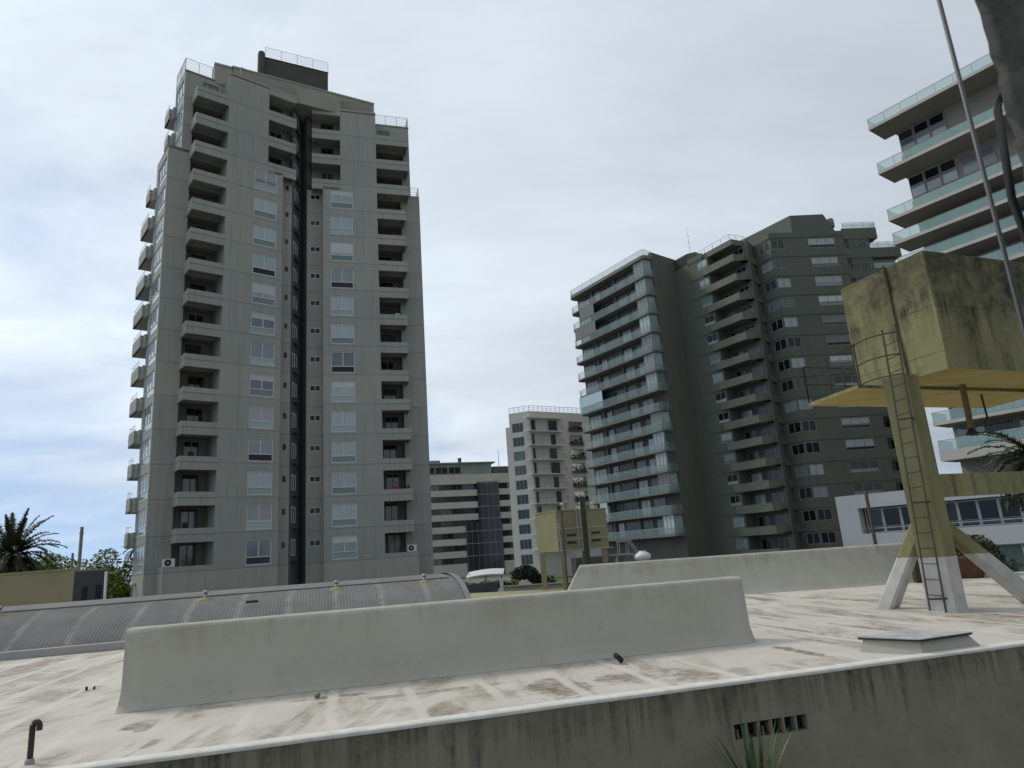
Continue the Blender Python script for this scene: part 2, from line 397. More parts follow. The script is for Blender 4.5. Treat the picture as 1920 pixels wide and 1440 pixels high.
def build(name, mb, mats, parent=None, org=None, label=None, cat=None, group=None, kind=None):
    """world-space mesh builder -> one object; child objects are stored relative to their (unrotated) parent"""
    if not isinstance(mats, (list, tuple)): mats = [mats]
    if org is None:
        if parent is None:
            xs = [v[0] for v in mb.v]; ys = [v[1] for v in mb.v]; zs = [v[2] for v in mb.v]
            org = ((min(xs) + max(xs)) / 2, (min(ys) + max(ys)) / 2, min(zs))
        else: org = rootof(parent)
    me = mb.mesh(name, mats, org)
    ob = bpy.data.objects.new(name, me); col.objects.link(ob)
    if parent is None: ob.location = org
    else:
        ob.parent = parent; ob.location = Vector(org) - rootof(parent)
    tag(ob, label, cat, group, kind)
    return ob

def tag(o, label=None, cat=None, group=None, kind=None):
    for k, v in (('label', label), ('category', cat), ('group', group), ('kind', kind)):
        if v: o[k] = v
    return o

def thing(name, loc, label, cat, group=None):
    e = bpy.data.objects.new(name, None); col.objects.link(e); e.location = loc
    e.empty_display_size = .5
    return tag(e, label, cat, group)

class Fr:
    """vertical facade plane: s runs along u, d is outward distance, z is height"""
    def __init__(s, A, B):
        s.A = Vector((A[0], A[1])); s.u = (Vector((B[0], B[1])) - s.A).normalized(); s.o = Vector((s.u.y, -s.u.x))
        s.L = (Vector((B[0], B[1])) - s.A).length
        s.ang = math.atan2(s.u.y, s.u.x)
    def P(s, a, d, z):
        p = s.A + s.u * a + s.o * d; return (p.x, p.y, z)
    def P2(s, a, d):
        p = s.A + s.u * a + s.o * d; return (p.x, p.y)
    def box(s, mb, s0, s1, d0, d1, z0, z1, m=0, **k):
        mb.hexa([s.P2(s0, d1), s.P2(s1, d1), s.P2(s1, d0), s.P2(s0, d0)], z0, z1, m, **k)

def facade(mb, fr, s0, s1, z0, z1, holes=(), m=0, d=0., mrev=None, mback=None):
    xs = sorted({s0, s1} | {h[0] for h in holes} | {h[1] for h in holes})
    zs = sorted({z0, z1} | {h[2] for h in holes} | {h[3] for h in holes})
    xs = [x for x in xs if s0 - 1e-6 <= x <= s1 + 1e-6]; zs = [z for z in zs if z0 - 1e-6 <= z <= z1 + 1e-6]
    for i in range(len(xs) - 1):
        # merge runs vertically
        run = None
        for j in range(len(zs) - 1):
            cx, cz = (xs[i] + xs[i + 1]) / 2, (zs[j] + zs[j + 1]) / 2
            hole = any(h[0] < cx < h[1] and h[2] < cz < h[3] for h in holes)
            if hole:
                if run is not None:
                    mb.face([fr.P(xs[i], d, run), fr.P(xs[i + 1], d, run), fr.P(xs[i + 1], d, zs[j]), fr.P(xs[i], d, zs[j])], m); run = None
            elif run is None: run = zs[j]
        if run is not None:
            mb.face([fr.P(xs[i], d, run), fr.P(xs[i + 1], d, run), fr.P(xs[i + 1], d, zs[-1]), fr.P(xs[i], d, zs[-1])], m)
    for h in holes:
        dep = h[4]; mr = m if mrev is None else mrev
        a, b, c, e = h[:4]
        mb.face([fr.P(a, d, c), fr.P(b, d, c), fr.P(b, d - dep, c), fr.P(a, d - dep, c)], mr)
        mb.face([fr.P(a, d, e), fr.P(a, d - dep, e), fr.P(b, d - dep, e), fr.P(b, d, e)], mr)
        mb.face([fr.P(a, d, c), fr.P(a, d - dep, c), fr.P(a, d - dep, e), fr.P(a, d, e)], mr)
        mb.face([fr.P(b, d, c), fr.P(b, d, e), fr.P(b, d - dep, e), fr.P(b, d - dep, c)], mr)
        if mback is not None:
            mb.face([fr.P(a, d - dep, c), fr.P(b, d - dep, c), fr.P(b, d - dep, e), fr.P(a, d - dep, e)], mback)

_wc = {}; _bc = {}; wr_ = random.Random(77)
def window(parent, fr, s, d, z, w, h, low=0.0, panes=2, fm='frame', pm='pane', name='window', bar=.06, lm='pane_low', lowdark=False, blind=0.):
    """window frame part with pane sub-parts; origin bottom left of the opening"""
    key = (round(w, 2), round(h, 2), round(low, 2), panes, fm, pm, bar, lm)
    if key not in _wc:
        a = MB(); D = .07
        a.box(0, w, -D, 0, 0, bar); a.box(0, w, -D, 0, h - bar, h)
        a.box(0, bar, -D, 0, bar, h - bar); a.box(w - bar, w, -D, 0, bar, h - bar)
        if low: a.box(bar, w - bar, -D, 0, low - bar / 2, low + bar / 2)
        zb = (low + bar / 2) if low else bar
        for k in range(1, panes):
            x = w * k / panes; a.box(x - bar * .55, x + bar * .55, -D, 0, zb, h - bar)
        p = MB(); p.face([(bar, -.03, zb), (w - bar, -.03, zb), (w - bar, -.03, h - bar), (bar, -.03, h - bar)])
        q = None
        if low:
            q = MB(); q.face([(bar, -.03, bar), (w - bar, -.03, bar), (w - bar, -.03, low - bar / 2), (bar, -.03, low - bar / 2)])
        _wc[key] = (a.mesh(name, [M[fm]]), p.mesh('pane', [M[pm]]), q.mesh('lower_pane', [M[lm]]) if q else None)
    a, p, q = _wc[key]
    ob = bpy.data.objects.new(name, a); col.objects.link(ob); ob.parent = parent
    ob.location = Vector(fr.P(s, d, z)) - rootof(parent); ob.rotation_euler = (0, 0, fr.ang)
    if blind and wr_.random() < blind:
        fr_b = wr_.choice((.25, .4, .55, .7, .85)); bk = (round(w, 2), round(h, 2), round(low, 2), fr_b, panes)
        if bk not in _bc:
            q2 = MB(); zb_ = low + bar / 2 if low else bar; zt_ = h - bar; zz = zt_ - (zt_ - zb_) * fr_b; xr = w - bar if fr_b != .55 else w / panes
            q2.face([(bar, -.036, zz), (xr, -.036, zz), (xr, -.036, zt_), (bar, -.036, zt_)]); q2.box(bar, xr, -.045, -.036, zz - .02, zz + .02)
            _bc[bk] = q2.mesh('roller_blind', [M['blind']])
        c = bpy.data.objects.new('roller_blind', _bc[bk]); col.objects.link(c); c.parent = ob
    for nm, me in (('pane', p), ('lower_pane', q)):
        if me is None: continue
        c = bpy.data.objects.new(nm, me); col.objects.link(c); c.parent = ob
        if lowdark and nm == 'lower_pane':
            c.material_slots[0].link = 'OBJECT'; c.material_slots[0].material = M['pane_dark']
    return ob

def rail_mb(pts, h=1.0, step=.0, nb=5, r=.018, posts=1.5, z=None):
    """railing along 3D base points: horizontal bars and posts, or balusters when step > 0"""
    mb = MB()
    pts = [Vector(p) for p in pts]
    for a, b in zip(pts, pts[1:]):
        if step:
            mb.tube([a + Vector((0, 0, h)), b + Vector((0, 0, h))], r * 1.4, 4)
            mb.tube([a + Vector((0, 0, .08)), b + Vector((0, 0, .08))], r, 4)
            n = max(1, int((b - a).length / step))
            for k in range(n + 1):
                p = a.lerp(b, k / n); mb.tube([p, p + Vector((0, 0, h))], r * .8, 4)
        else:
            for k in range(nb):
                zz = h * (k + 1) / nb
                mb.tube([a + Vector((0, 0, zz)), b + Vector((0, 0, zz))], r * (1.5 if k == nb - 1 else .8), 4)
            n = max(1, round((b - a).length / posts))
            for k in range(n + 1):
                p = a.lerp(b, k / n); mb.tube([p, p + Vector((0, 0, h))], r * 1.4, 4)
    return mb

GZ = -3.6


# ================================================================ ground
mb = MB(); mb.face([(-1500, -300, GZ), (1500, -300, GZ), (1500, 2500, GZ), (-1500, 2500, GZ)])
build('ground', mb, M['ground'], kind='structure')

# ================================================================ white flat roof in the foreground
RA = Vector((-4.36, 7.28)); Ra = Vector((.9634, .268)); Rb = Vector((-.268, .9634))
def rp(s, c): p = RA + Ra * s + Rb * c; return (p.x, p.y)
hall = thing('flat_roof_building', (3, 14, GZ), 'low building in the foreground with stained white flat roof and grimy concrete front wall', 'building')
back = [(25, 22.), (15.3, 23.8), (13.3, 22.4), (11.3, 22.95), (7, 23.4), (0.6, 22.9), rp(6.6, 12.72), rp(-22, 12.72)]
front = [rp(-22, 0), rp(34, 0)]
mb = MB()
# deck as a fine grid is not needed: one sheet, slight real undulation comes from the bump
mb.face([(p[0], p[1], 0.0) for p in front + back])
build('roof_deck', mb, M['roof'], hall)
fr0 = Fr(rp(-22, 0), rp(34, 0))
vents = [(29.03 + k * .178, 29.03 + k * .178 + .158, -.655, -.475, .14) for k in range(6)]
mb = MB(); facade(mb, fr0, 0, 56, GZ, -.004, vents, 0)
for a, b in zip(back, back[1:]):
    mb.face([(a[0], a[1], GZ), (b[0], b[1], GZ), (b[0], b[1], -.004), (a[0], a[1], -.004)])
a, b = front[1], back[0]; mb.face([(a[0], a[1], GZ), (b[0], b[1], GZ), (b[0], b[1], -.004), (a[0], a[1], -.004)])
build('wall', mb, M['front_wall'], hall)
mb = MB()          # rolled membrane edge, a little uneven
pts = []
s = -22
while s < 34:
    pts.append(s); s += .22
pr = [(-.006, -.03), (-.010, -.004), (.0, .010), (.05, .018), (.16, .016), (.24, .002)]
ring = []
for s in pts:
    w = noise.noise(Vector((s * 1.7, 0, 0))) * .008 + noise.noise(Vector((s * 9, 0, 2))) * .004; w2 = noise.noise(Vector((s * .9, 5, 0))) * .004
    i = len(mb.v); ring.append(i)
    for c, z in pr:
        p = rp(s, c + w); mb.v.append((p[0], p[1], z + (w2 if z > 0 else w2 * 1.5)))
for k in range(len(ring) - 1):
    for j in range(len(pr) - 1):
        mb.f.append((ring[k] + j, ring[k + 1] + j, ring[k + 1] + j + 1, ring[k] + j + 1)); mb.m.append(0); mb.sm.append(True)
build('coping', mb, plain('white roof edge paint', (.66, .635, .565), .8, .12, 6), hall)
for i, h in enumerate(vents):      # hollow ventilation blocks let into the wall: black backs, broken pale webs between
    mb = MB()
    mb.face([fr0.P(h[0], -.13, h[2]), fr0.P(h[1], -.13, h[2]), fr0.P(h[1], -.13, h[3]), fr0.P(h[0], -.13, h[3])], 1)
    fr0.box(mb, h[1] - .012, h[1] + .012, -.1, -.012, h[2], h[3] - rnd.choice([0, .02, .07]), 0)
    if i in (0, 2): fr0.box(mb, h[0] + .05, h[0] + .062, -.12, -.02, h[2], h[2] + .11, 0)
    fr0.box(mb, h[0], h[1], -.12, -.05, h[2] - .002, h[2] + rnd.uniform(.01, .03), 2)
    build('ventilation_block', mb, [M['front_wall'], M['black'], M['rust']], hall)

def upstand(name, A, B, H, prof, label, cat, end0=0., end1=0., flare=.12, lend=0., endslope=0.):
    """long roof upstand lofted from a cross-section (outward d, z); ends flare at the foot"""
    fr = Fr(A, B); mb = MB(); n = max(8, int(fr.L / .35)); rings = []
    for k in range(n + 1):
        t = k / n; i = len(mb.v); rings.append(i)
        for d, z in prof:
            s = t * fr.L
            if t == 0: s -= max(0, flare * (1 - z / .3)); s += endslope * z
            if t == 1: s += max(0, flare * (1 - z / .3))
            if 0 < t < 1 and endslope: s = max(s, endslope * z + .01)
            w = noise.noise(Vector((s * .6, z * 2, 3))) * .012
            mb.v.append(fr.P(s, d + w, z))
    m = len(prof)
    for k in range(n):
        for j in range(m - 1):
            mb.f.append((rings[k] + j, rings[k + 1] + j, rings[k + 1] + j + 1, rings[k] + j + 1)); mb.m.append(0); mb.sm.append(True)
    for r in (rings[0], rings[-1]):
        mb.f.append(tuple(range(r, r + m))); mb.m.append(0); mb.sm.append(False)
    return build(name, mb, M['upstand'], label=label, cat=cat)
prof1 = [(.17, .004), (.13, .03), (.09, .10), (.045, .26), (.02, .8), (.005, 1.0), (-.02, 1.055), (-.06, 1.068), (-.34, 1.068), (-.385, 1.04), (-.4, .9), (-.4, .004)]
f1 = Fr((-5.66, 9.97), (3.74, 12.33))
upstand('roof_upstand', f1.P2(0.02, -.15), f1.P2(f1.L + .06, -.15), 1.06, prof1,
        'long low parapet wall across the middle of the roof, nearer of the two', 'parapet wall', flare=.03)
prof2 = [(.55, .004), (.42, .12), (.25, .5), (.1, .95), (.05, 1.14), (0, 1.2), (-.3, 1.2), (-.34, 1.1), (-.34, .004)]
upstand('roof_upstand', (1.05, 22.95), (12.7, 22.75), 1.2, prof2,
        'far white parapet wall with sloping left end at the back edge of the roof', 'parapet wall', flare=0, endslope=.62)
mb = MB(); mb.hexa([(12.9, 22.3), (15.6, 23.75), (15.4, 24.0), (12.8, 22.7)], .004, .33)
build('roof_kerb', mb, M['upstand'], label='low pale kerb at the back of the roof, right of the far parapet', cat='kerb')

# curved fibre cement roof beyond the strip on the left
shed = thing('vaulted_roof_shed', (-9, 20, GZ), 'long shed behind the white roof with grey curved corrugated roof', 'shed')
zc_pts = [(12.9, .16), (13.05, .30), (13.3, .44), (13.7, .64), (14.2, .82), (14.8, .97), (15.4, 1.06), (16.2, 1.13), (17, 1.15), (17.8, 1.13), (18.6, 1.06), (19.4, .9), (20.2, .6), (20.8, .3), (21.1, .1)]
mb = MB(); S0, S1, pitch = -30., 6.45, .09; ns = int((S1 - S0) / pitch) * 4; rings = []
for k in range(ns + 1):
    s = S0 + (S1 - S0) * k / ns; dz = .010 * math.cos(2 * math.pi * (s - S0) / pitch)
    i = len(mb.v); rings.append(i)
    for c, z in zc_pts:
        p = rp(s, c); mb.v.append((p[0], p[1], z + dz))
for k in range(ns):
    for j in range(len(zc_pts) - 1):
        mb.f.append((rings[k] + j, rings[k + 1] + j, rings[k + 1] + j + 1, rings[k] + j + 1)); mb.m.append(0); mb.sm.append(True)
build('roof', mb, M['corr'], shed)
mb = MB()
i0 = [rp(S1 - .02, c) + (z - .03,) for c, z in zc_pts]; mb.face([(i0[0][0], i0[0][1], GZ)] + i0 + [(i0[-1][0], i0[-1][1], GZ)])
p, q = rp(S0, 13.0), rp(S1 - .02, 13.0); mb.face([(p[0], p[1], GZ), (q[0], q[1], GZ), (q[0], q[1], .2), (p[0], p[1], .2)])
p, q = rp(S0, 21.0), rp(S1 - .02, 21.0); mb.face([(p[0], p[1], GZ), (q[0], q[1], GZ), (q[0], q[1], .12), (p[0], p[1], .12)])
build('wall', mb, M['t1'], shed)
mb = MB()      # verge capping at the right end and the ridge lap
vp = [rp(S1 + .02, c) + (z + .05,) for c, z in zc_pts]
vq = [rp(S1 - .16, c) + (z + .06,) for c, z in zc_pts]
for k in range(len(vp) - 1): mb.face([vp[k], vp[k + 1], vq[k + 1], vq[k]])
for k in range(len(vp) - 1):
    mb.face([vp[k], (vp[k][0], vp[k][1], vp[k][2] - .16), (vp[k + 1][0], vp[k + 1][1], vp[k + 1][2] - .16), vp[k + 1]])
build('verge', mb, plain('pale verge capping', (.20, .205, .215), .7, .1, 3), shed)
mb = MB()
p, q, r_, t_ = rp(S0, 15.5), rp(S1 - .3, 15.5), rp(S1 - .3, 18.4), rp(S0, 18.4)
fl = [(15.42, 1.10), (15.9, 1.15), (16.5, 1.185), (17, 1.19), (17.6, 1.185), (18.4, 1.12)]
for (c0, z0), (c1, z1) in zip(fl, fl[1:]):
    a, b, c, d = rp(S0, c0), rp(S1 - .3, c0), rp(S1 - .3, c1), rp(S0, c1)
    mb.face([(a[0], a[1], z0), (b[0], b[1], z0), (c[0], c[1], z1), (d[0], d[1], z1)])
a, b = rp(S0, 15.42), rp(S1 - .3, 15.42)
mb.face([(a[0], a[1], 1.07), (b[0], b[1], 1.07), (b[0], b[1], 1.10), (a[0], a[1], 1.10)])
build('ridge_sheet', mb, plain('grey ridge sheet', (.18, .175, .168), .95, .15, 1.2), shed)
mb = MB()
p, q, r_, t_ = rp(-26, 12.66), rp(6.5, 12.66), rp(6.5, 12.92), rp(-26, 12.92)
mb.hexa([p, q, r_, t_], .004, .19)
build('roof_kerb', mb, plain('grey kerb paint', (.36, .36, .34), .8, .12, 2), label='grey kerb with pale top between the white roof and the curved corrugated roof', cat='kerb')
for k, (s, lb) in enumerate(((-6.75, 'leftmost'), (-1.35, 'second from the left'), (2.5, 'third from the left'), (5.3, 'rightmost'))):
    t = thing('roof_vent', rp(s, 15.2) + (1.03,), 'stubby grey vent pipe on the curved corrugated roof, %s of four' % lb, 'vent pipe', 'vent pipes along the curved roof')
    mb = MB(); c = rp(s, 15.2) + (1.0,)
    mb.lathe(c, [(.055, 0), (.055, .2)], 10); mb.lathe((c[0], c[1], c[2] + .2), [(.085, 0), (.085, .05), (.03, .07)], 10)
    build('pipe', mb, M['metal'], t)
    mb = MB(); mb.lathe(c, [(.26, -.0), (.16, .05), (.06, .075)], 9)
    build('lichen_collar', mb, plain('yellow lichen mortar', (.30, .28, .10), .95, .35, 14), t)
mb = MB(); c = rp(-.1, 14.3) + (.865,); mb.tube([c, (c[0] + .32, c[1] + .09, c[2] + .005)], .035, 5)
build('roof_debris', mb, M['black'], label='small dark scrap lying on the curved corrugated roof beside the second vent pipe', cat='scrap')

# small things standing on the white roof
mb = MB()
pc = (-5.17, 7.6)
path = [(pc[0], pc[1], -.02), (pc[0], pc[1], .30)] + [(pc[0] + .036 - .036 * math.cos(a), pc[1], .345 + .045 * math.sin(a)) for a in [math.pi * k / 8 for k in range(9)]] + [(pc[0] + .072, pc[1], .31)]
t = thing('gooseneck_pipe', (pc[0], pc[1], 0), 'rusty brown gooseneck vent pipe standing at the left front edge of the white roof', 'pipe')
mb.tube(path, .029, 10); build('pipe', mb, M['rust'], t)
mb = MB(); mb.lathe((pc[0], pc[1], 0), [(.043, 0), (.043, .03), (.037, .05)], 12); build('collar', mb, M['metal'], t)
mb = MB(); mb.lathe((-2.86, 9.74, .09), [(.01, -.04), (.03, -.03), (.042, 0), (.03, .03), (.008, .042)], 14)
o = build('metal_knob', mb, plain('tarnished metal knob', (.22, .19, .14), .35, .3, 20, .7), label='small round metal knob fixed at the foot of the near parapet wall, left part', cat='knob')
mb = MB(); mb.tube([(1.30, 11.25, .11), (1.33, 11.08, .09)], .04, 8); mb.tube([(1.33, 11.08, .09), (1.36, 11.04, .05)], .04, 8)
build('drain_spout', mb, M['black'], label='small black drain spout at the foot of the near parapet wall, right part', cat='drain spout')
for k, (p, lb) in enumerate((((-7.45, 12.2), 'left'), ((-6.25, 12.05), 'right'))):
    mb = MB(); mb.lathe((p[0], p[1], .0), [(.02, 0), (.02, .04), (.03, .045), (.01, .06)], 8)
    mb.lathe((p[0] + .1, p[1] + .05, .0), [(.02, 0), (.02, .05)], 6)
    build('roof_bolt', mb, M['rust'], label='little rusty bolt cluster on the white roof, %s one of two beyond the gooseneck pipe' % lb, cat='bolt', group='bolt clusters on the left of the roof')
t = thing('roof_hatch', (5.5, 10.55, 0), 'square access hatch with dark-edged cover near the front edge of the roof', 'hatch')
Lc, Nc, Rc, Bc = (4.80, 10.70), (5.40, 10.16), (6.42, 10.49), (5.77, 11.05)
mb = MB(); mb.hexa([Lc, Nc, Rc, Bc], .003, .17, top=[(4.86, 10.70), (5.42, 10.22), (6.27, 10.50), (5.72, 10.99)]); build('kerb', mb, M['upstand'], t)
mb = MB(); LT = [(4.78, 10.75, .215), (5.38, 10.12, .20), (6.34, 10.45, .235), (5.74, 11.08, .235)]
mb.hexa([(p[0], p[1]) for p in LT], .196, .207); build('cover', mb, plain('dirty pale cover sheet', (.42, .42, .41), .6, .25, 3), t)
mb = MB(); mb.hexa([(p[0], p[1]) for p in [(4.80, 10.72), (5.385, 10.135), (6.31, 10.455), (5.735, 11.05)]], .168, .196); build('cover_edge', mb, M['rust'], t)
mb = MB(); mb.lathe((4.07, 24.3, 1.2), [(.20, 0), (.27, .06), (.28, .15), (.2, .23), (.13, .26), (.13, .3)], 18)
build('roof_ventilator', mb, M['white_plastic'], label='white round mushroom ventilator just behind the far parapet wall', cat='ventilator')

# ================================================================ things right beside the camera
def rough_wall(name, mat, x0, y0, z0, z1, label, cat):
    """rough stuccoed window jamb: vertical arris at (x0,y0), faces run away and to the right"""
    mb = MB(); nz = 90; prof = []
    for k in range(14): prof.append((x0 + .004 * 0 + .30 - .30 * (k / 13), y0 - .0 - .0))      # towards camera side face
    path = [(x0 + .45, y0 - .45), (x0 + .25, y0 - .22), (x0 + .12, y0 - .10), (x0 + .06, y0 - .045), (x0 + .02, y0 - .012), (x0, y0), (x0 + .03, y0 + .006), (x0 + .1, y0 + .012), (x0 + .4, y0 + .02)]
    # resample
    P = []
    for a, b in zip(path, path[1:]):
        n = max(2, int(math.hypot(b[0] - a[0], b[1] - a[1]) / .008))
        for k in range(n): P.append((a[0] + (b[0] - a[0]) * k / n, a[1] + (b[1] - a[1]) * k / n))
    P.append(path[-1]); n = len(P)
    for i in range(nz + 1):
        z = z0 + (z1 - z0) * i / nz
        for x, y in P:
            q = Vector((x, y, z))
            h = abs(noise.noise(q * 34)) * .018 + abs(noise.noise(q * 80)) * .007 + noise.noise(q * 15) * .004
            mb.v.append((x - h * .8, y - h * .5, z))
    for i in range(nz):
        for j in range(n - 1):
            mb.f.append((i * n + j, i * n + j + 1, (i + 1) * n + j + 1, (i + 1) * n + j)); mb.m.append(0); mb.sm.append(True)
    return build(name, mb, mat, label=label, cat=cat)
rough_wall('window_jamb', M['stucco'], .508, .60, 1.2, 2.75, 'rough dark stuccoed wall edge beside the window, top right corner of the view', 'wall')
mb = MB(); mb.hexa([(.545, .10), (1.6, .10), (1.6, .60), (.560, .585)], 2.225, 2.45)
build('window_lintel', mb, M['near_dark'], label='black window lintel right above the stuccoed wall edge', cat='lintel')
mb = MB(); mb.tube([(.782, 1.0, .2), (.781, 1.0, 1.2), (.7805, 1.001, 2.0), (.781, 1.0, 3.4)], .0036, 10)
build('hanging_cable', mb, M['cable'], label='thin greyish cable hanging straight down outside the window, crossing the water tank', cat='cable')
mb = MB(); mb.tube([(.622, .75, .6), (.62, .749, 2.0), (.612, .752, 2.12), (.622, .75, 2.24), (.65, .75, 2.30), (.70, .75, 2.4)], .0045, 8)
build('hanging_cable', mb, M['near_dark'], label='black cable running down along the stuccoed wall edge', cat='cable')
# spiky plant growing in the court in front of the stained wall
t = thing('spiky_plant', (2.45, 8.55, -1.6), 'spiky green plant in front of the grimy wall below the vent blocks', 'plant')
mb = MB(); r2 = random.Random(3)
for k in range(24):
    an = r2.uniform(0, 6.28); ln = r2.uniform(.6, 1.15); tilt = r2.uniform(.05, .5)
    if k < 6: an, tilt, ln = (3.3, 3.0, 0.1, .4, 2.2, 5.6)[k], (.42, .2, .22, .5, .05, .1)[k], (1.1, 1.2, 1.12, 1.0, 1.25, 1.0)[k]
    b = Vector((2.42 + .04 * math.cos(an), 8.56 + .04 * math.sin(an), -1.39)); w = .042
    side = Vector((-math.sin(an), math.cos(an), 0)); prev = None
    for i in range(7):
        t_ = i / 6; rad = ln * tilt * t_ * (.5 + .7 * t_); p = b + Vector((math.cos(an) * rad, math.sin(an) * rad, ln * t_ * (1 - .18 * tilt * t_)))
        ww = w * (1 - t_ ** 2) + .001
        cur = (p - side * ww, p + side * ww, p + Vector((math.cos(an), math.sin(an), 0)) * -.005)
        if prev: mb.face([prev[0], prev[2], cur[2], cur[0]], 0); mb.face([prev[2], prev[1], cur[1], cur[2]], 0)
        prev = cur
build('leaves', mb, leafmat('narrow blue green leaves', (.03, .06, .02), (.10, .16, .045)), t)
mb = MB(); mb.lathe((2.42, 8.56, -2.4), [(.16, 0), (.2, .4), (.22, .7), (.2, .9)], 12); build('stem', mb, M['bark'], t)

# ================================================================ left apartment tower (17 storeys, V-shaped in plan)
T = thing('apartment_tower', (-22, 64, GZ), 'tall grey green apartment tower on the left with a dark slot between its two wings', 'building')
H = 2.8; Z0 = 2.01
def Z(k): return Z0 + H * k
A1 = Vector((-24.23, 54.66)); u1 = Vector((.76667, .64204)); A2 = Vector((-18.27, 60.36)); u2 = Vector((.9573, .2891))
w1 = Fr(A1, A1 + u1); w2 = Fr(A2, A2 + u2)
TOP = Z(16) + .12
KS = 13                    # storeys 13-15 are stepped back at the ends
DB = 1.75                  # depth of the corner balconies
wins1 = [(2.5, 4.6, Z(k) + .18, Z(k) + 2.18, .16) for k in range(0, 13)]
wins2 = [(1.75, 3.9, Z(k) + .18, Z(k) + 2.18, .16) for k in range(0, 13)]
mb = MB()
mt = [M['t1'], M['recess'], M['t1_shaft'], M['t1_roof']]
# wing 1 main plane
facade(mb, w1, .05, 5.15, GZ, Z(13) - .35, wins1)
facade(mb, w1, .05, 3.72, Z(13) - .35, TOP)
# wing 2 main plane
facade(mb, w2, 1.05, 6.3, GZ, Z(13) - .35, wins2)
facade(mb, w2, 2.75, 6.3, Z(13) - .35, TOP)
# set back planes = back walls of the balconies and end piers (behind wing planes)
b1 = Fr(w1.P2(0, -DB), w1.P2(1, -DB)); b2 = Fr(w2.P2(0, -DB), w2.P2(1, -DB))
DR = 1.3                   # the balconies run on behind the pier plane
def rec(a, b, ks): return [(a, b, Z(k) - .0, Z(k) + 2.35, DR) for k in ks]
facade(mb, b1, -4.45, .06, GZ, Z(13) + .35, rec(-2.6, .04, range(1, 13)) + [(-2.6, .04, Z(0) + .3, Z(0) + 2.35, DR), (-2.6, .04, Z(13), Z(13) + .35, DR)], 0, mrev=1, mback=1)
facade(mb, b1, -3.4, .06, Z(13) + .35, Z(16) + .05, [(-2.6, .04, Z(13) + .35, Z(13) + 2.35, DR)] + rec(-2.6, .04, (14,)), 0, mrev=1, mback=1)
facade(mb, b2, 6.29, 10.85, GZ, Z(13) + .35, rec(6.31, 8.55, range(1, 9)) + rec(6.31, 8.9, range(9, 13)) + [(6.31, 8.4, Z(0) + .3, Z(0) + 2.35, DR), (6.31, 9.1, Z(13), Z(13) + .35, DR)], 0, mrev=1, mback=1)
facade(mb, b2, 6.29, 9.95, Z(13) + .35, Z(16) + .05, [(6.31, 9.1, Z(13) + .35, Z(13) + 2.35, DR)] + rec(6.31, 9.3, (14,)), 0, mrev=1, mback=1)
db1 = Fr(w1.P2(0, -DB - DR), w1.P2(1, -DB - DR)); db2 = Fr(w2.P2(0, -DB - DR), w2.P2(1, -DB - DR))
# cheeks of the balcony recesses
for fr, s, z0, z1 in ((w1, .05, GZ, TOP), (w2, 6.3, GZ, TOP), (w1, 3.72, Z(13) - .35, TOP), (w2, 2.75, Z(13) - .35, TOP)):
    mb.face([fr.P(s, 0, z0), fr.P(s, -DB, z0), fr.P(s, -DB, z1), fr.P(s, 0, z1)], 0)
# upper recess back walls by the slot
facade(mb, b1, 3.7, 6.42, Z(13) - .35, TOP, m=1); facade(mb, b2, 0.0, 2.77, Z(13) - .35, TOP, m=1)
# stepped top of end piers
mb.face([b2.P(9.95, 0, Z(13) + .35), b2.P(10.85, 0, Z(13) + .35), b2.P(10.85, -14, Z(13) + .35), b2.P(9.95, -14, Z(13) + .35)], 3)
# slot between the wings
SB = 1.0
q1 = Fr(w1.P2(0, -SB), w1.P2(1, -SB)); q2 = Fr(w2.P2(0, -SB), w2.P2(1, -SB))
sm1 = [(5.75, 6.15, Z(k) + 1.35, Z(k) + 1.95, .1) for k in range(0, 13)]
sm2 = [(-.15, .8, Z(k) + 1.45, Z(k) + 2.0, .1) for k in range(0, 13)]
mb.face([w1.P(5.15, 0, GZ), w1.P(5.15, -SB, GZ), w1.P(5.15, -SB, Z(13)), w1.P(5.15, 0, Z(13))], 0)
mb.face([w2.P(1.05, 0, GZ), w2.P(1.05, -SB, GZ), w2.P(1.05, -SB, Z(13)), w2.P(1.05, 0, Z(13))], 0)
facade(mb, q1, 5.15, 6.42, GZ, Z(13) - .3, sm1, m=0); facade(mb, q2, -.456, 1.05, GZ, Z(13) - .3, sm2, m=0)
Ml = Vector(q1.P2(6.42, 0)); Mr = Vector(q2.P2(-.456, 0)); Bk = Vector((-19.93, 62.6))
sl = Fr(Ml, Bk)            # left inner wall with tall narrow windows
ws = [(.55, 1.75, Z(k) + .75, Z(k) + 2.15, .1) for k in range(0, 16)]
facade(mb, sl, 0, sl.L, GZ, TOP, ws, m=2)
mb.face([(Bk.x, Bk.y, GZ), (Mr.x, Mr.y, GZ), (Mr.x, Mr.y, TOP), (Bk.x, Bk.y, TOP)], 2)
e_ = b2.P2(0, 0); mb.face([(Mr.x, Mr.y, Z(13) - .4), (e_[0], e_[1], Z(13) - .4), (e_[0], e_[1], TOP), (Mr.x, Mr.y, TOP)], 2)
e_ = b1.P2(6.42, 0); mb.face([(Ml.x, Ml.y, Z(13) - .4), (e_[0], e_[1], Z(13) - .4), (e_[0], e_[1], TOP), (Ml.x, Ml.y, TOP)], 2)
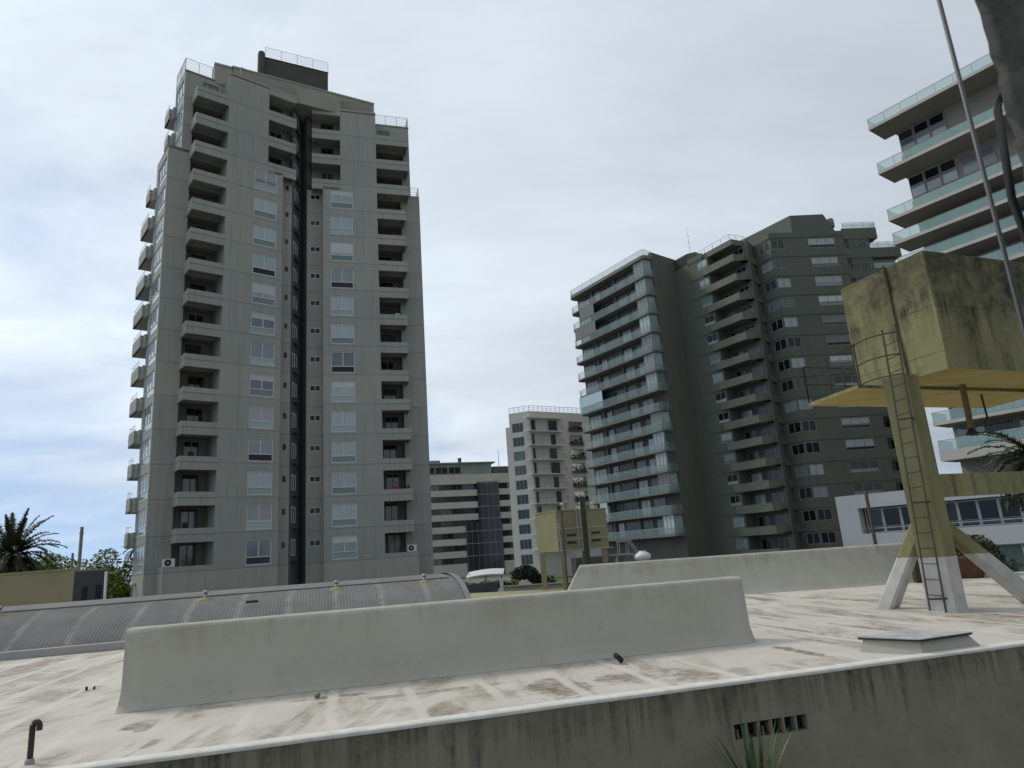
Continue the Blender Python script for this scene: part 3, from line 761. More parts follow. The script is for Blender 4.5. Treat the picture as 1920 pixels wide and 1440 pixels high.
# outer end faces and back
C1 = Vector(b1.P2(-4.45, 0)); n1_ = -w1.o
eA = Fr(C1 + n1_ * 14, C1)                  # left end face, s grows towards the near corner
BK = 1.5
wa = [(14 - 3.45, 14 - .35, Z(k) + .18, Z(k) + 2.25, .16) for k in range(0, 13)]
facade(mb, eA, 9.9, 14, GZ, Z(13) + .35, wa)
bA = Fr(eA.P2(0, -BK), eA.P2(1, -BK)); facade(mb, bA, 6.2, 9.9, GZ, Z(13) + .35)
mb.face([eA.P(9.9, 0, GZ), eA.P(9.9, -BK, GZ), eA.P(9.9, -BK, Z(13) + .35), eA.P(9.9, 0, Z(13) + .35)])
C1u = Vector(b1.P2(-3.4, 0)); eU = Fr(C1u + n1_ * 14, C1u)
wu = [(14 - 3.1, 14 - .3, Z(k) + .18, Z(k) + 2.2, .16) for k in (13, 14, 15)]
facade(mb, eU, 10.7, 14, Z(13) + .35, Z(16) + .05, wu)
bU = Fr(eU.P2(0, -BK), eU.P2(1, -BK)); facade(mb, bU, 8.6, 10.7, Z(13) + .35, Z(16) + .05)
mb.face([eU.P(10.7, 0, Z(13) + .3), eU.P(10.7, -BK, Z(13) + .3), eU.P(10.7, -BK, Z(16)), eU.P(10.7, 0, Z(16))])
C2 = Vector(b2.P2(10.85, 0)); C2u = Vector(b2.P2(9.95, 0)); n2_ = -w2.o
for c, z0, z1 in ((C2, GZ, Z(13) + .35), (C2u, Z(13) + .35, Z(16) + .05)):
    d = c + n2_ * 14; mb.face([(c.x, c.y, z0), (d.x, d.y, z0), (d.x, d.y, z1), (c.x, c.y, z1)], 0)
g_ = Vector(bA.P2(6.2, 0)); d1, d2 = g_ + w1.u * 3 + n1_ * 3, C2 + n2_ * 14
mb.face([(g_.x, g_.y, GZ), (d1.x, d1.y, GZ), (d1.x, d1.y, Z(13) + .3), (g_.x, g_.y, Z(13) + .3)])
g2_ = Vector(bU.P2(8.6, 0)); mb.face([(g2_.x, g2_.y, Z(13) + .3), (d1.x, d1.y, Z(13) + .3), (d1.x, d1.y, Z(16)), (g2_.x, g2_.y, Z(16))])
mb.face([(d2.x, d2.y, GZ), (d1.x, d1.y, GZ), (d1.x, d1.y, Z(13) + .3), (d2.x, d2.y, Z(13) + .3)], 0)
build('wall', mb, mt, T)
# roof slabs
mb = MB()
a = [b1.P2(-3.4, 0), b1.P2(.06, 0), w1.P2(.05, 0), w1.P2(3.72, 0), w1.P2(3.72, -DB), w1.P2(6.42, -DB), (Bk.x, Bk.y), w2.P2(0, -DB), w2.P2(2.75, -DB), w2.P2(2.75, 0), w2.P2(6.3, 0), w2.P2(6.3, -DB), b2.P2(9.95, 0), b2.P2(9.95, -8), b1.P2(-1.9, -5.4), b1.P2(-1.9, -3.3), b1.P2(-3.4, -3.3)]
mb.hexa(a, TOP - .25, TOP, 0)
mb.hexa([b1.P2(-4.45, 0), b1.P2(0, 0), b1.P2(0, -7.5), b1.P2(-2.9, -7.5), b1.P2(-2.9, -4.1), b1.P2(-4.45, -4.1)], Z(13) + .1, Z(13) + .3, 0)
build('roof', mb, M['t1_roof'], T)
# rim of the wing tops
mb = MB()
w1.box(mb, .02, 3.75, -.2, .03, TOP - .12, TOP + .1); build('coping', mb, M['t1'], T); mb = MB(); w2.box(mb, 2.72, 6.33, -.2, .03, TOP - .12, TOP + .1)
build('coping', mb, M['t1'], T); mb = MB(); b1.box(mb, -3.43, .05, -.2, .03, TOP - .1, TOP + .02); build('coping', mb, M['t1'], T); mb = MB(); b2.box(mb, 6.32, 9.98, -.2, .03, TOP - .1, TOP + .02)
build('coping', mb, M['t1'], T)
# service block on the roof, parallel to the bisector of the wings
sb = Fr((-24.57, 56.12), (-12.57, 63.04))
mb = MB(); sb.box(mb, 0, sb.L, -5.5, 0, TOP - .35, 48.8)
sb.box(mb, -.1, sb.L + .08, -5.6, .06, 48.66, 48.84)
build('roof_block', mb, M['t1_roof'], T)
mb = MB(); s2 = Fr(sb.P2(-1.6, -.15), sb.P2(-.02, -.15)); s2.box(mb, 0, 1.55, -3.5, 0, TOP - .3, 48.75); s2.box(mb, -.05, 1.5, -3.5, .05, 48.6, 48.82)
build('roof_block', mb, M['t1_roof'], T)
pb = Fr((-22.61, 58.94), (-17.03, 61.81))
mb = MB(); pb.box(mb, 0, pb.L, -4, 0, 48.6, 52.0); pb.box(mb, -.04, pb.L + .04, -4, .04, 51.9, 52.02)
build('machine_room', mb, M['t1_dark'], T)
mb = MB(); p = pb.P2(-.35, .1); mb.lathe((p[0], p[1], 48.6), [(.36, 0), (.36, 3.5), (.3, 3.75), (.1, 3.85)], 14)
build('flue', mb, M['t1_dark'], T)
def add_rail(parent, pts, **k): return build('railing', rail_mb(pts, **k), M['rail'], parent)
add_rail(T, [pb.P(0, 0, 52.02), pb.P(pb.L, 0, 52.02)], h=1.15, nb=5, r=.018, posts=1.5)
add_rail(T, [b1.P(-3.4, -3.2, TOP), b1.P(-3.4, -.05, TOP), b1.P(.1, -.05, TOP)], h=1.25, nb=6, r=.018, posts=1.4)
add_rail(T, [b2.P(6.35, -.05, TOP), b2.P(9.9, -.05, TOP), b2.P(9.9, -5, TOP)], h=1.15, nb=6, r=.018, posts=1.4)
add_rail(T, [w1.P(1.0, -.1, TOP + .1), w1.P(6.38, -.1, TOP + .1)], h=1.0, nb=6, r=.018, posts=1.4)
add_rail(T, [w2.P(0.04, -.1, TOP + .1), w2.P(6.2, -.1, TOP + .1)], h=1.0, nb=6, r=.018, posts=1.4)
add_rail(T, [b2.P(9.95, -.1, Z(13) + .35), b2.P(10.8, -.1, Z(13) + .35), b2.P(10.8, -8, Z(13) + .35)], h=1.0, nb=4, r=.018, posts=.8)

# windows
for k in range(13):
    window(T, w1, 2.5, -.11, Z(k) + .18, 2.1, 2.0, .62, 2, bar=.075, blind=.55, lowdark=(k in (3, 9, 0)))
    window(T, w2, 1.75, -.11, Z(k) + .18, 2.15, 2.0, .62, 2, bar=.075, blind=.55, lowdark=(k in (6, 9)))
    window(T, eA, 14 - 3.45, -.11, Z(k) + .18, 3.1, 2.07, .62, 3, blind=.4)
    window(T, q1, 5.75, -.07, Z(k) + 1.35, .4, .6, 0, 1, pm='pane_dark', fm='frame_grey', bar=.05)
    window(T, q2, -.15, -.07, Z(k) + 1.45, .95, .55, 0, 2, pm='pane_dark', bar=.05)
for k in range(16):
    window(T, sl, .55, -.05, Z(k) + .75, 1.2, 1.4, 0, 2, pm='pane_dark', bar=.13)
for k in (13, 14, 15):
    window(T, eU, 14 - 3.1, -.11, Z(k) + .18, 2.8, 2.0, .6, 3)
# sill boxes under the slot windows
for k in range(16):
    mb = MB(); sl.box(mb, .5, 1.7, 0, .28, Z(k) + .25, Z(k) + .72); build('sill_box', mb, M['t1_dark'], T)

def balcony(parent, fr, s0, s1, zk, depth, left=True, right=False, z0=-.62, z1=.45, mats=None, name='balcony', topopen=False):
    mb = MB()
    fr.box(mb, s0, s1, -.14, 0, zk + z0, zk + z1)
    fr.box(mb, s0 + .01, s1 - .01, -depth + .01, -.14, zk - .16, zk)
    if left: fr.box(mb, s0, s0 + .14, -depth, -.14, zk + z0, zk + z1)
    if right: fr.box(mb, s1 - .14, s1, -depth, -.14, zk + z0, zk + z1)
    fr.box(mb, s0 - .0, s1 + .0, .0, .018, zk - .03, zk + .03)
    return build(name, mb, mats or [M['t1']], parent)
clut = random.Random(11)
for k in range(16):
    B = balcony(T, w1, -2.75, .05, Z(k), DB) if k else None
    B2 = balcony(T, w2, 6.3, (8.95 if k < 9 else 9.15 if k < 13 else 9.6), Z(k), DB, False, True) if k else None
    if k == 0:       # ground storey base wall stands forward with a ledge
        mb = MB(); w1.box(mb, -3.55, .049, -DB + .01, .0, GZ, Z(0) + .42); build('base_wall', mb, M['t1'], T)
        mb = MB(); w2.box(mb, 6.301, 9.3, -DB + .01, .0, GZ, Z(0) + .42); build('base_wall', mb, M['t1'], T)
    if k >= 13:
        balcony(T, w1, 3.72, 6.42, Z(k), DB, False, True); balcony(T, w2, .0, 2.75, Z(k), DB, True, False)
    # doors in the back walls
    window(T, db1 if k < 15 else b1, -1.75 + clut.uniform(-.25, .25), .03, Z(k) + .05, 1.25, 2.1, 0, 2, pm='door', fm=clut.choice(('frame_grey', 'rail_dark', 'rail_dark')), name='balcony_door')
    window(T, db2 if k < 15 else b2, 6.7 + clut.uniform(-.1, .2), .03, Z(k) + .05, 1.25, 2.1, 0, 2, pm='door', fm=clut.choice(('frame_grey', 'rail_dark', 'rail_dark')), name='balcony_door')
    if k >= 13:
        window(T, b1, 4.4, .03, Z(k) + .05, 1.2, 2.1, 0, 2, pm='door', fm=clut.choice(('frame_grey', 'rail_dark', 'rail_dark')), name='balcony_door')
        window(T, b2, .9, .03, Z(k) + .05, 1.2, 2.1, 0, 2, pm='door', fm=clut.choice(('frame_grey', 'rail_dark', 'rail_dark')), name='balcony_door')
# rim beam above the upper balconies
for fr, a, b in ((w1, 3.72, 6.42), (w2, 0, 2.75)):
    mb = MB(); fr.box(mb, a, b, -DB, 0, Z(16) - .62, Z(16) + .25); build('roof_beam', mb, M['t1'], T)
# balconies on the left end face: parapet, soffit, thin rails
SM = {15: 4.6, 14: 4.2, 13: 4.6, 12: 5.2, 11: 6.6, 10: 6.7, 9: 7.2, 8: 7.4, 7: 6.9, 6: 6.6, 5: 6.4, 4: 6.0, 3: 5.5, 2: 5.2, 1: 4.9}
for k in range(1, 16):
    up = k >= 13
    fr = eU if up else eA
    b = 14 - (3.3 if up else 4.1); a = 14 - SM[k] - .35; prot = .5
    mb = MB()
    e_ = 14 - (3.3 if up else 4.1)
    fr.box(mb, a, e_, -1.45, .0, Z(k) - .62, Z(k) - .45)
    fr.box(mb, a, b, 0, prot, Z(k) - .62, Z(k) - .45); fr.box(mb, a, b, prot - .12, prot, Z(k) - .62, Z(k) + .55)
    fr.box(mb, a, a + .12, -1.45, prot - .12, Z(k) - .45, Z(k) + .55); fr.box(mb, b - .12, b, 0, prot - .12, Z(k) - .45, Z(k) + .55)
    fr.box(mb, b, b + .5, 0, prot * .5, Z(k) - .62, Z(k) + .55)
    bo = build('balcony', mb, M['t1'], T)
    build('railing', rail_mb([fr.P(a + .06, .0, Z(k) + .55), fr.P(a + .06, prot - .06, Z(k) + .55), fr.P(b - .06, prot - .06, Z(k) + .55)], h=.5, step=.3, r=.010), M['rail'], bo)
# things standing on the ledges and balconies of the tower
def ac_unit(fr, s, d, z, label):
    p = fr.P(s, d, z); t = thing('air_conditioner', p, label, 'air conditioner')
    mb = MB(); fr.box(mb, s, s + .82, d - .3, d, z + .02, z + .62); build('casing', mb, M['white_plastic'], t)
    mb = MB()
    c = Vector(fr.P(s + .33, d + .012, z + .32)); n = Vector((fr.o.x, fr.o.y, 0)); x = Vector((fr.u.x, fr.u.y, 0))
    ring = [c + x * (.24 * math.cos(a)) + Vector((0, 0, .24 * math.sin(a))) for a in [2 * math.pi * i / 20 for i in range(20)]]
    mb.face(ring); build('fan_grille', mb, M['black'], t)
    mb = MB(); ring = [c + n * .006 + x * (.06 * math.cos(a)) + Vector((0, 0, .06 * math.sin(a))) for a in [2 * math.pi * i / 12 for i in range(12)]]
    mb.face(ring); build('fan_hub', mb, M['white_plastic'], t)
    mb = MB(); fr.box(mb, s + .05, s + .1, d - .28, d - .02, z, z + .02); fr.box(mb, s + .7, s + .75, d - .28, d - .02, z, z + .02); build('foot', mb, M['black'], t)
ac_unit(w1, -3.5, -.15, Z(0) + .42, 'white air conditioner box on the base ledge at the left corner of the left tower')
ac_unit(w2, 8.3, -.15, Z(0) + .42, 'white air conditioner box on the base ledge at the right corner of the left tower')
def chair(fr, s, d, z, label, mat):
    t = thing('balcony_chair', fr.P(s, d, z), label, 'chair')
    mb = MB(); fr.box(mb, s, s + .45, d - .45, d, z + .42, z + .47); build('seat', mb, mat, t)
    mb = MB(); fr.box(mb, s, s + .45, d - .5, d - .45, z + .47, z + .95); build('backrest', mb, mat, t)
    for a, b in ((.02, -.04), (.41, -.04), (.02, -.44), (.41, -.44)):
        mb = MB(); fr.box(mb, s + a, s + a + .03, d + b, d + b + .03, z, z + .42); build('leg', mb, M['black'], t)
def plant_pot(fr, s, d, z, label, h=.8, mat='leaf'):
    p = fr.P(s, d, z); t = thing('potted_plant', p, label, 'plant')
    mb = MB(); mb.lathe(p, [(.13, 0), (.18, .3), (.19, .32), (.15, .32)], 10); build('pot', mb, M['terracotta'], t)
    mb = MB()
    for i in range(70):
        c = Vector(p) + Vector((clut.gauss(0, .16), clut.gauss(0, .16), .32 + clut.random() * h)); a = clut.uniform(0, 6.28); e = .09
        v1 = Vector((math.cos(a), math.sin(a), clut.uniform(-.5, .5))) * e; v2 = Vector((-math.sin(a), math.cos(a), clut.uniform(-.5, .9))) * e
        mb.face([c - v1, c + v2, c + v1, c - v2])
    build('leaves', mb, M[mat], t)
def cloth(fr, s, d, z, label, mat, w=.5, h=.42):
    mb = MB()
    n = 8
    for i in range(n):
        a0, a1 = s + w * i / n, s + w * (i + 1) / n; k0, k1 = .03 * math.sin(i * 1.9), .03 * math.sin((i + 1) * 1.9)
        mb.face([fr.P(a0, d + k0, z), fr.P(a1, d + k1, z), fr.P(a1, d + k1 * .3, z + h), fr.P(a0, d + k0 * .3, z + h)], 0, True)
        mb.face([fr.P(a0, d + k0 * .3, z + h), fr.P(a1, d + k1 * .3, z + h), fr.P(a1, d - .15, z + h - .02), fr.P(a0, d - .15, z + h - .02)], 0, True)
    build('draped_cloth', mb, mat, label=label, cat='cloth')
cloth(w2, 7.0, -.5, Z(2) + .42, 'red cloth behind a parapet of the right balcony column, third balcony from the bottom', M['red'], .75, .28)
chair(w1, -1.9, -.55, Z(3), 'dark balcony chair behind the parapet of the left balcony column, fourth balcony from the bottom', M['black'])
chair(w1, -2.1, -.55, Z(1), 'dark balcony chair on the second lowest balcony of the left column', M['black'])
chair(w2, 7.9, -.55, Z(8), 'white balcony chair on the upper middle balcony of the right column', M['white_plastic'])
plant_pot(w1, -2.3, -.5, Z(10), 'leafy potted plant high up on the left balcony column of the left tower', .7)
plant_pot(w2, 8.3, -.4, Z(9), 'tall potted plant at the right end of a balcony on the right column', 1.2)
plant_pot(w2, 8.4, -.5, Z(2), 'dark potted plant beside the red cloth on the right balcony column', .5, 'leaf_d')

# ================================================================ dark green tower with long glass balconies (middle right)
def arc(cx, cy, r, a0, a1, n=5): return [(cx + r * math.cos(a0 + (a1 - a0) * i / n), cy + r * math.sin(a0 + (a1 - a0) * i / n)) for i in range(n + 1)]
D1A, D1B = (10.35, 107.2), (20.15, 91.9)
D1 = thing('balcony_tower', (18, 102, GZ), 'dark green tower whose long curved glass balconies face left, blank wall on its right', 'building')
fD = Fr(D1A, D1B); LD = fD.L
fB = Fr(fD.P2(LD, 0), (D1B[0] + .78, D1B[1] + .63))
def ZD(k): return 2.37 + 2.81 * k
mb = MB()
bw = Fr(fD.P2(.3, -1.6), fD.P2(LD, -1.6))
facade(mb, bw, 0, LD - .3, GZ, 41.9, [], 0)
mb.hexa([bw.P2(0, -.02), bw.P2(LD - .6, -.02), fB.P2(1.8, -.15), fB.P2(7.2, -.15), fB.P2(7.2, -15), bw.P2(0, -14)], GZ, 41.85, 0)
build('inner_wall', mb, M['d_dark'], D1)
mb = MB(); fB.box(mb, 1.75, 7.4, -.5, 0.06, GZ, 42.95); fB.box(mb, 7.0, 7.4, -16, -.5, GZ, 42.95)
build('wall', mb, M['d_wall'], D1)
def plate(fr, L, d0, r0, r1, z0, z1, m=0):
    """balcony plan with rounded outer corners"""
    pts = [(0, d0), (L, d0), (L, -r1)] if False else None
    out = [(0, -1.7)] + [(0 + r0 - r0 * math.cos(a), -r0 + r0 * math.sin(a)) for a in [math.pi / 2 * i / 5 for i in range(6)]]
    out += [(L - r1 + r1 * math.sin(a), -r1 + r1 * math.cos(a)) for a in [math.pi / 2 * i / 5 for i in range(6)]] + [(L, -1.7)]
    return [fr.P2(s, d) for s, d in out]
def strip(pts, z0, z1, mb, th=0):
    for a, b in zip(pts, pts[1:]): mb.face([(a[0], a[1], z0), (b[0], b[1], z0), (b[0], b[1], z1), (a[0], a[1], z1)])
cr = random.Random(5)
for k in range(15):
    z = ZD(k); top = k == 14
    pts = plate(fD, LD, 0, .9, .6, 0, 0)
    mb = MB(); mb.hexa(pts, z, z + (.22 if not top else .5))
    sl_ = build('balcony', mb, M['d_slab'] if not top else M['d_slab'], D1)
    mb = MB()
    if top:
        # parapet only on the right two thirds, glass rail all along
        strip(pts[1:], z + .5, z + 1.35, mb)
    else: strip(pts[1:], z + .25, z + 1.15, mb)
    build('balustrade', mb, M['gl_rail'], sl_)
    mb = MB(); hz = z + (1.17 if not top else 1.37)
    mb.tube([(p[0], p[1], hz) for p in pts[1:-1]], .022, 4)
    n = 6
    for i in range(n + 1):
        q = fD.P2(.9 + (LD - 1.8) * i / n, 0); mb.tube([(q[0], q[1], z + .2), (q[0], q[1], hz)], .02, 4)
    build('handrail', mb, M['rail'], sl_)
    if top: continue
    # glazing on the inner wall: curtained groups right, dark doors in the middle
    g = [(.4, 2.7, 'curtain' if k < 7 else 'door', 3), (4.7, 1.2, 'curtain' if k % 3 else 'door', 2), (6.4, 2.6, 'pane_dark', 2), (10.0, 1.9, 'curtain', 2), (12.8, 2.2, 'curtain' if k != 4 else 'door', 2)]
    for s, w, pm, pn in g:
        s += cr.uniform(-.12, .12)
        window(D1, bw, s, .03, z + .26, w, 2.15, 0, pn, pm=pm, fm='frame_grey', bar=.05)
    # pillars standing between the groups
    for s in (3.9, 9.4):
        mb = MB(); bw.box(mb, s, s + .32, 0, .35, z + .25, z + 2.8); build('pillar', mb, M['d_slab'], D1)
    # corner glazed room
    if k not in (1, 6):
        room = Fr(fD.P2(LD - 2.6, -.35), fD.P2(LD - .5, -.35))
        window(D1, room, 0, 0, z + .27, room.L, 2.5, 0, 3, pm=('curtain' if cr.random() < .7 else 'pane_low'), fm='frame_grey', bar=.06, name='glazed_corner')
        e2 = Fr(fD.P2(LD - .48, -.37), fD.P2(LD - .3, -1.65))
        window(D1, e2, 0, 0, z + .27, e2.L, 2.5, 0, 1, pm=('curtain' if cr.random() < .7 else 'pane_low'), fm='frame_grey', bar=.06, name='glazed_corner')
for k, s0 in ((12, 2.5), (11, .9)):
    mb = MB(); fD.box(mb, s0, 6.1, -.03, .0, ZD(k) + .9, ZD(k) + 2.81); build('sun_screen', mb, M['screen'], D1)
mb = MB(); fD.box(mb, .3, 6.0, -.06, -.02, ZD(7) + .25, ZD(8)); build('glass_enclosure', mb, pane_mat('sky reflecting enclosure glass', (.34, .48, .52), (.34, .48, .52), .5, .03, 2.2), D1)
mb = MB(); fD.box(mb, 2.9, 4.6, -.06, -.02, ZD(1) - .1, ZD(2)); build('glass_enclosure', mb, pane_mat('pale green enclosure glass', (.30, .40, .36), (.34, .44, .40), .5, .05, 1.8), D1)
mb = MB(); p = (24.2, 101.5); mb.tube([(28.5, 97, 42), (28.5, 97, 48.5)], .05, 5, r1=.015)
for i in range(4): mb.tube([(28.2, 97, 44 + i), (28.8, 97, 44 + i)], .015, 4)
build('antenna', mb, M['metal'], label='thin antenna mast on the roof between the two dark green volumes', cat='antenna')

# ================================================================ second dark green volume with olive band facade
D2 = thing('banded_tower', (38, 94, GZ), 'dark green tower with horizontal bands, folded facade and stepped top, behind the water tank', 'building')
def ZE(k): return 1.8 + 2.79 * k
G1, G2 = Vector((36.39, 86.5)), Vector((46.34, 87.25))
fG = Fr(G1, G2); fJ = Fr((27.9, 92.5), (31.3, 86.85)); K0 = Vector((35.1, 89.4)); fK = Fr(K0, G1)
core0 = Vector((24.0, 99.0)); J0 = Vector(fJ.P2(-1.7, 0))
fC = Fr(core0, J0)
mb = MB()
recJ = [(2.0, 6.2, ZE(k) + 1.0, ZE(k) + 2.42, 1.8) for k in range(-1, 14)]
holesG = [(5.35, 9.15, ZE(k) + 1.2, ZE(k) + 2.6, .15) for k in range(-1, 14)] + [(.12, 1.95, ZE(k) + 1.2, ZE(k) + 2.55, .15) for k in range(-1, 14)] + [(10.9, 13.4, ZE(k) + 1.0, ZE(k) + 2.5, 1.6) for k in range(-1, 11)]
facade(mb, fC, 0, fC.L, GZ, 42.6)
facade(mb, fJ, -1.7, 2.0, GZ, 41.3, [(-.1, 1.75, ZE(k) + 1.15, ZE(k) + 2.45, .14) for k in range(-1, 14)])
bJ = Fr(fJ.P2(2.0, -1.9), fJ.P2(3.0, -1.9))
facade(mb, bJ, 0, 5.5, GZ, 41.3)
mb.face([fJ.P(2, 0, GZ), fJ.P(2, -1.9, GZ), fJ.P(2, -1.9, 41.3), fJ.P(2, 0, 41.3)])
e = bJ.P2(5.5, 0); mb.face([(e[0], e[1], GZ), (K0.x, K0.y, GZ), (K0.x, K0.y, 41.3), (e[0], e[1], 41.3)])
facade(mb, fK, 0, fK.L, GZ, ZE(14) + .3, [(.95, 3.0, ZE(k) + 1.2, ZE(k) + 2.55, .15) for k in range(-1, 14)])
facade(mb, fG, 0, 14.0, GZ, ZE(14) + .3, holesG)
q0, q1 = fG.P2(14, 0), fG.P2(14, -14); mb.face([(q0[0], q0[1], GZ), (q1[0], q1[1], GZ), (q1[0], q1[1], ZE(12)), (q0[0], q0[1], ZE(12))])
mb.hexa([core0.xy[:] if False else (core0.x, core0.y), (J0.x, J0.y), fJ.P2(2, -.1), bJ.P2(0, -.05), bJ.P2(5.4, -.05), (K0.x, K0.y), (G1.x + .1, G1.y + .15), fG.P2(10, -.2), fG.P2(10, -16), (28, 110)], 41.0, 41.3)
build('wall', mb, M['d_wall'], D2)
# core block rising at the left
mb = MB(); cb = [(core0.x, core0.y), (J0.x, J0.y), (28.2, 93.4), (31.5, 96.5), (29, 103), (25, 103)]
mb.hexa(cb, 41.2, 42.7, 0, top=[(core0.x, core0.y), (J0.x, J0.y), (28.2, 93.4), (31.5, 96.5), (29, 103), (25, 103)]); build('core_block', mb, M['d_wall'], D2)
# penthouse with chamfered right side
mb = MB()
ph = [(32.6, 94.9), (35.3, 93.6), (36.9, 91.2), (39.8, 86.75), (44.5, 87.0), (45.3, 94), (40, 102)]
ph_t = list(ph)
mb.hexa([(32.6, 94.9), (35.3, 93.6), (36.9, 91.2), (39.75, 86.72), (46.0, 87.1), (46.6, 94), (40, 102)], 41.1, 44.15, 0, top=ph)
build('penthouse', mb, M['d_wall'], D2)
window(D2, fG, 7.0, -.1, 42.2, 1.0, .9, 0, 1, pm='pane_dark')
mb = MB(); p = (45.6, 87.6); mb.lathe((p[0], p[1], 42.3), [(.45, 0), (.5, .3), (.45, 1.2), (.2, 1.4)], 12); build('tank', mb, M['d_slab'], D2)
mb = MB(); c = Vector(fK.P(-1.6, .15, 42.4)); mb.lathe(tuple(c), [(.25, 0), (.3, .15), (.1, .4)], 8); build('chimney', mb, M['metal'], D2)
def _bandbox(mb, frames, z0, z1, o=.07):
    for fr, a, b in frames: fr.box(mb, a, b, -.02, o, z0, z1)
for k in range(-1, 15):
    z = ZE(k); zt = z + (1.08 if k < 14 else .75)
    for f_, a_, b_ in ((fG, 0, 10.4 if k >= 12 else 14.03), (fK, .2, fK.L), (fJ, -1.7, 1.2)):
        mb = MB(); f_.box(mb, a_, b_, -.05, .07 + (.003 if f_ is fK else 0), z, zt); build('band', mb, M['d_wall'], D2)
    # jutting olive balcony with pointed plan
    if k < 14:
        mb = MB(); o_ = .35
        P = [fJ.P2(1.1, -.1), fJ.P2(1.1, o_), fJ.P2(6.3, o_), (31.35, 86.7), (33.55, 87.75), (35.25, 89.2), K0[:], bJ.P2(5.4, 0), bJ.P2(0, 0)]
        P = [(p[0], p[1]) for p in P]
        mb.hexa(P[1:], z - .05, z + .12)
        ring = [P[0], P[1], (31.2, 86.65), (33.6, 87.72), (35.3, 89.25)]
        for a, b in zip(ring, ring[1:]):
            f = Fr(a, b); f.box(mb, -.0, f.L, -.14, 0, z - .05, z + 1.0)
        build('balcony', mb, M['d2_slab'], D2)
    if k < 14:
        pick = cr.random()
        window(D2, fG, 5.35, -.1, z + 1.2, 3.8, 1.4, .42, 3, pm='pane_d', fm='rail', bar=.06, lm='pane_low' if pick > .6 else 'pane_d', lowdark=pick < .3, blind=.4)
        window(D2, fG, .12, -.1, z + 1.2, 1.83, 1.35, .0, 2, pm='pane_d' if pick > .35 else 'pane_dark', fm='rail', bar=.06)
        window(D2, fK, .95, -.1, z + 1.2, 2.05, 1.35, .0, 2, pm='pane_dark' if k < 12 and pick < .8 else 'pane_d', fm='frame_grey', bar=.06)
        window(D2, fJ, -.1, -.1, z + 1.15, 1.85, 1.3, .35, 2, pm='pane_dark' if pick > .5 else 'pane_low', fm='frame_grey', bar=.05)
        window(D2, bJ, .5, .03, z + .15, 1.7, 2.1, 0, 2, pm='pane_dark' if pick < .6 else 'curtain', fm='frame_grey', bar=.05)
        window(D2, bJ, 3.2, .03, z + .15, 1.7, 2.1, 0, 2, pm='pane_dark', fm='frame_grey', bar=.05)
    if k < 11:
        bG = Fr(fG.P2(10.9, -1.6), fG.P2(11.9, -1.6)); window(D2, bG, .4, .03, z + .3, 1.5, 2.1, 0, 2, pm='pane_dark', fm='frame_grey', bar=.05)
# terraces hanging out on the right near the top
for z0, z1, s1, lab in ((40.3, 41.9, 15.3, 0), (37.5, 38.9, 18.2, 1), (34.6, 35.9, 18.2, 2)):
    mb = MB(); fG.box(mb, 10.4, s1, -.14, .07, z0, z1); fG.box(mb, 10.4, s1, -5, -.14, z0, z0 + .2); fG.box(mb, s1 - .14, s1, -5, -.14, z0, z1)
    t = build('terrace', mb, M['d_wall'], D2)
    mb = MB(); strip([fG.P2(10.6, 0), fG.P2(s1 - .05, 0), fG.P2(s1 - .05, -4.8)], z1, z1 + .75, mb); build('balustrade', mb, M['gl_rail_r'], t)
    build('railing', rail_mb([fG.P(10.6, 0, z1), fG.P(s1 - .05, 0, z1), fG.P(s1 - .05, -4.8, z1)], h=.85, nb=2, r=.02, posts=1.4), M['rail'], t)
mb = MB(); facade(mb, Fr(fG.P2(10.4, -4.5), fG.P2(11.4, -4.5)), 0, 4.5, 34, 40.4); fG.box(mb, 10.4, 11.0, -4.5, 0, 34, 40.3); build('terrace_wall', mb, M['d_wall'], D2)
window(D2, Fr(fG.P2(12.2, -1.0), fG.P2(17.8, -1.0)), 0, 0, 35.4, 5.6, 2.1, 0, 4, pm='pane_low', fm='frame', bar=.05)
for pts, lab in (([fJ.P2(2.5, .2), (31.2, 86.9), (33.5, 87.9)], 'a'), ):
    build('railing', rail_mb([(p[0], p[1], 41.35) for p in [fJ.P2(0, -.2), (31.2, 87.1), (33.4, 88.1), (34.9, 89.5)]], h=.8, nb=2, r=.02, posts=1.5), M['rail'], D2)
mb = MB(); mb.hexa([fJ.P2(1.1, .0), (31.3, 86.85), (33.5, 87.95), (34.9, 89.3), bJ.P2(0, 0)], ZE(14) - .3, 41.35); build('balcony_roof', mb, M['d2_slab'], D2)
ac = thing('air_conditioner', fG.P(13.0, -.5, ZE(4) + 1.1), 'white air conditioner on the dark green tower, just left of the tank column', 'air conditioner')
mb = MB(); fG.box(mb, 12.6, 13.4, -.6, -.25, ZE(4) + 1.5, ZE(4) + 2.2); build('casing', mb, M['white_plastic'], ac)
mb = MB(); c = Vector(fG.P(12.9, -.24, ZE(4) + 1.85)); mb.face([c + Vector((fG.u.x * .2 * math.cos(a), fG.u.y * .2 * math.cos(a), .2 * math.sin(a))) for a in [i * .5236 for i in range(12)]]); build('fan_grille', mb, M['black'], ac)

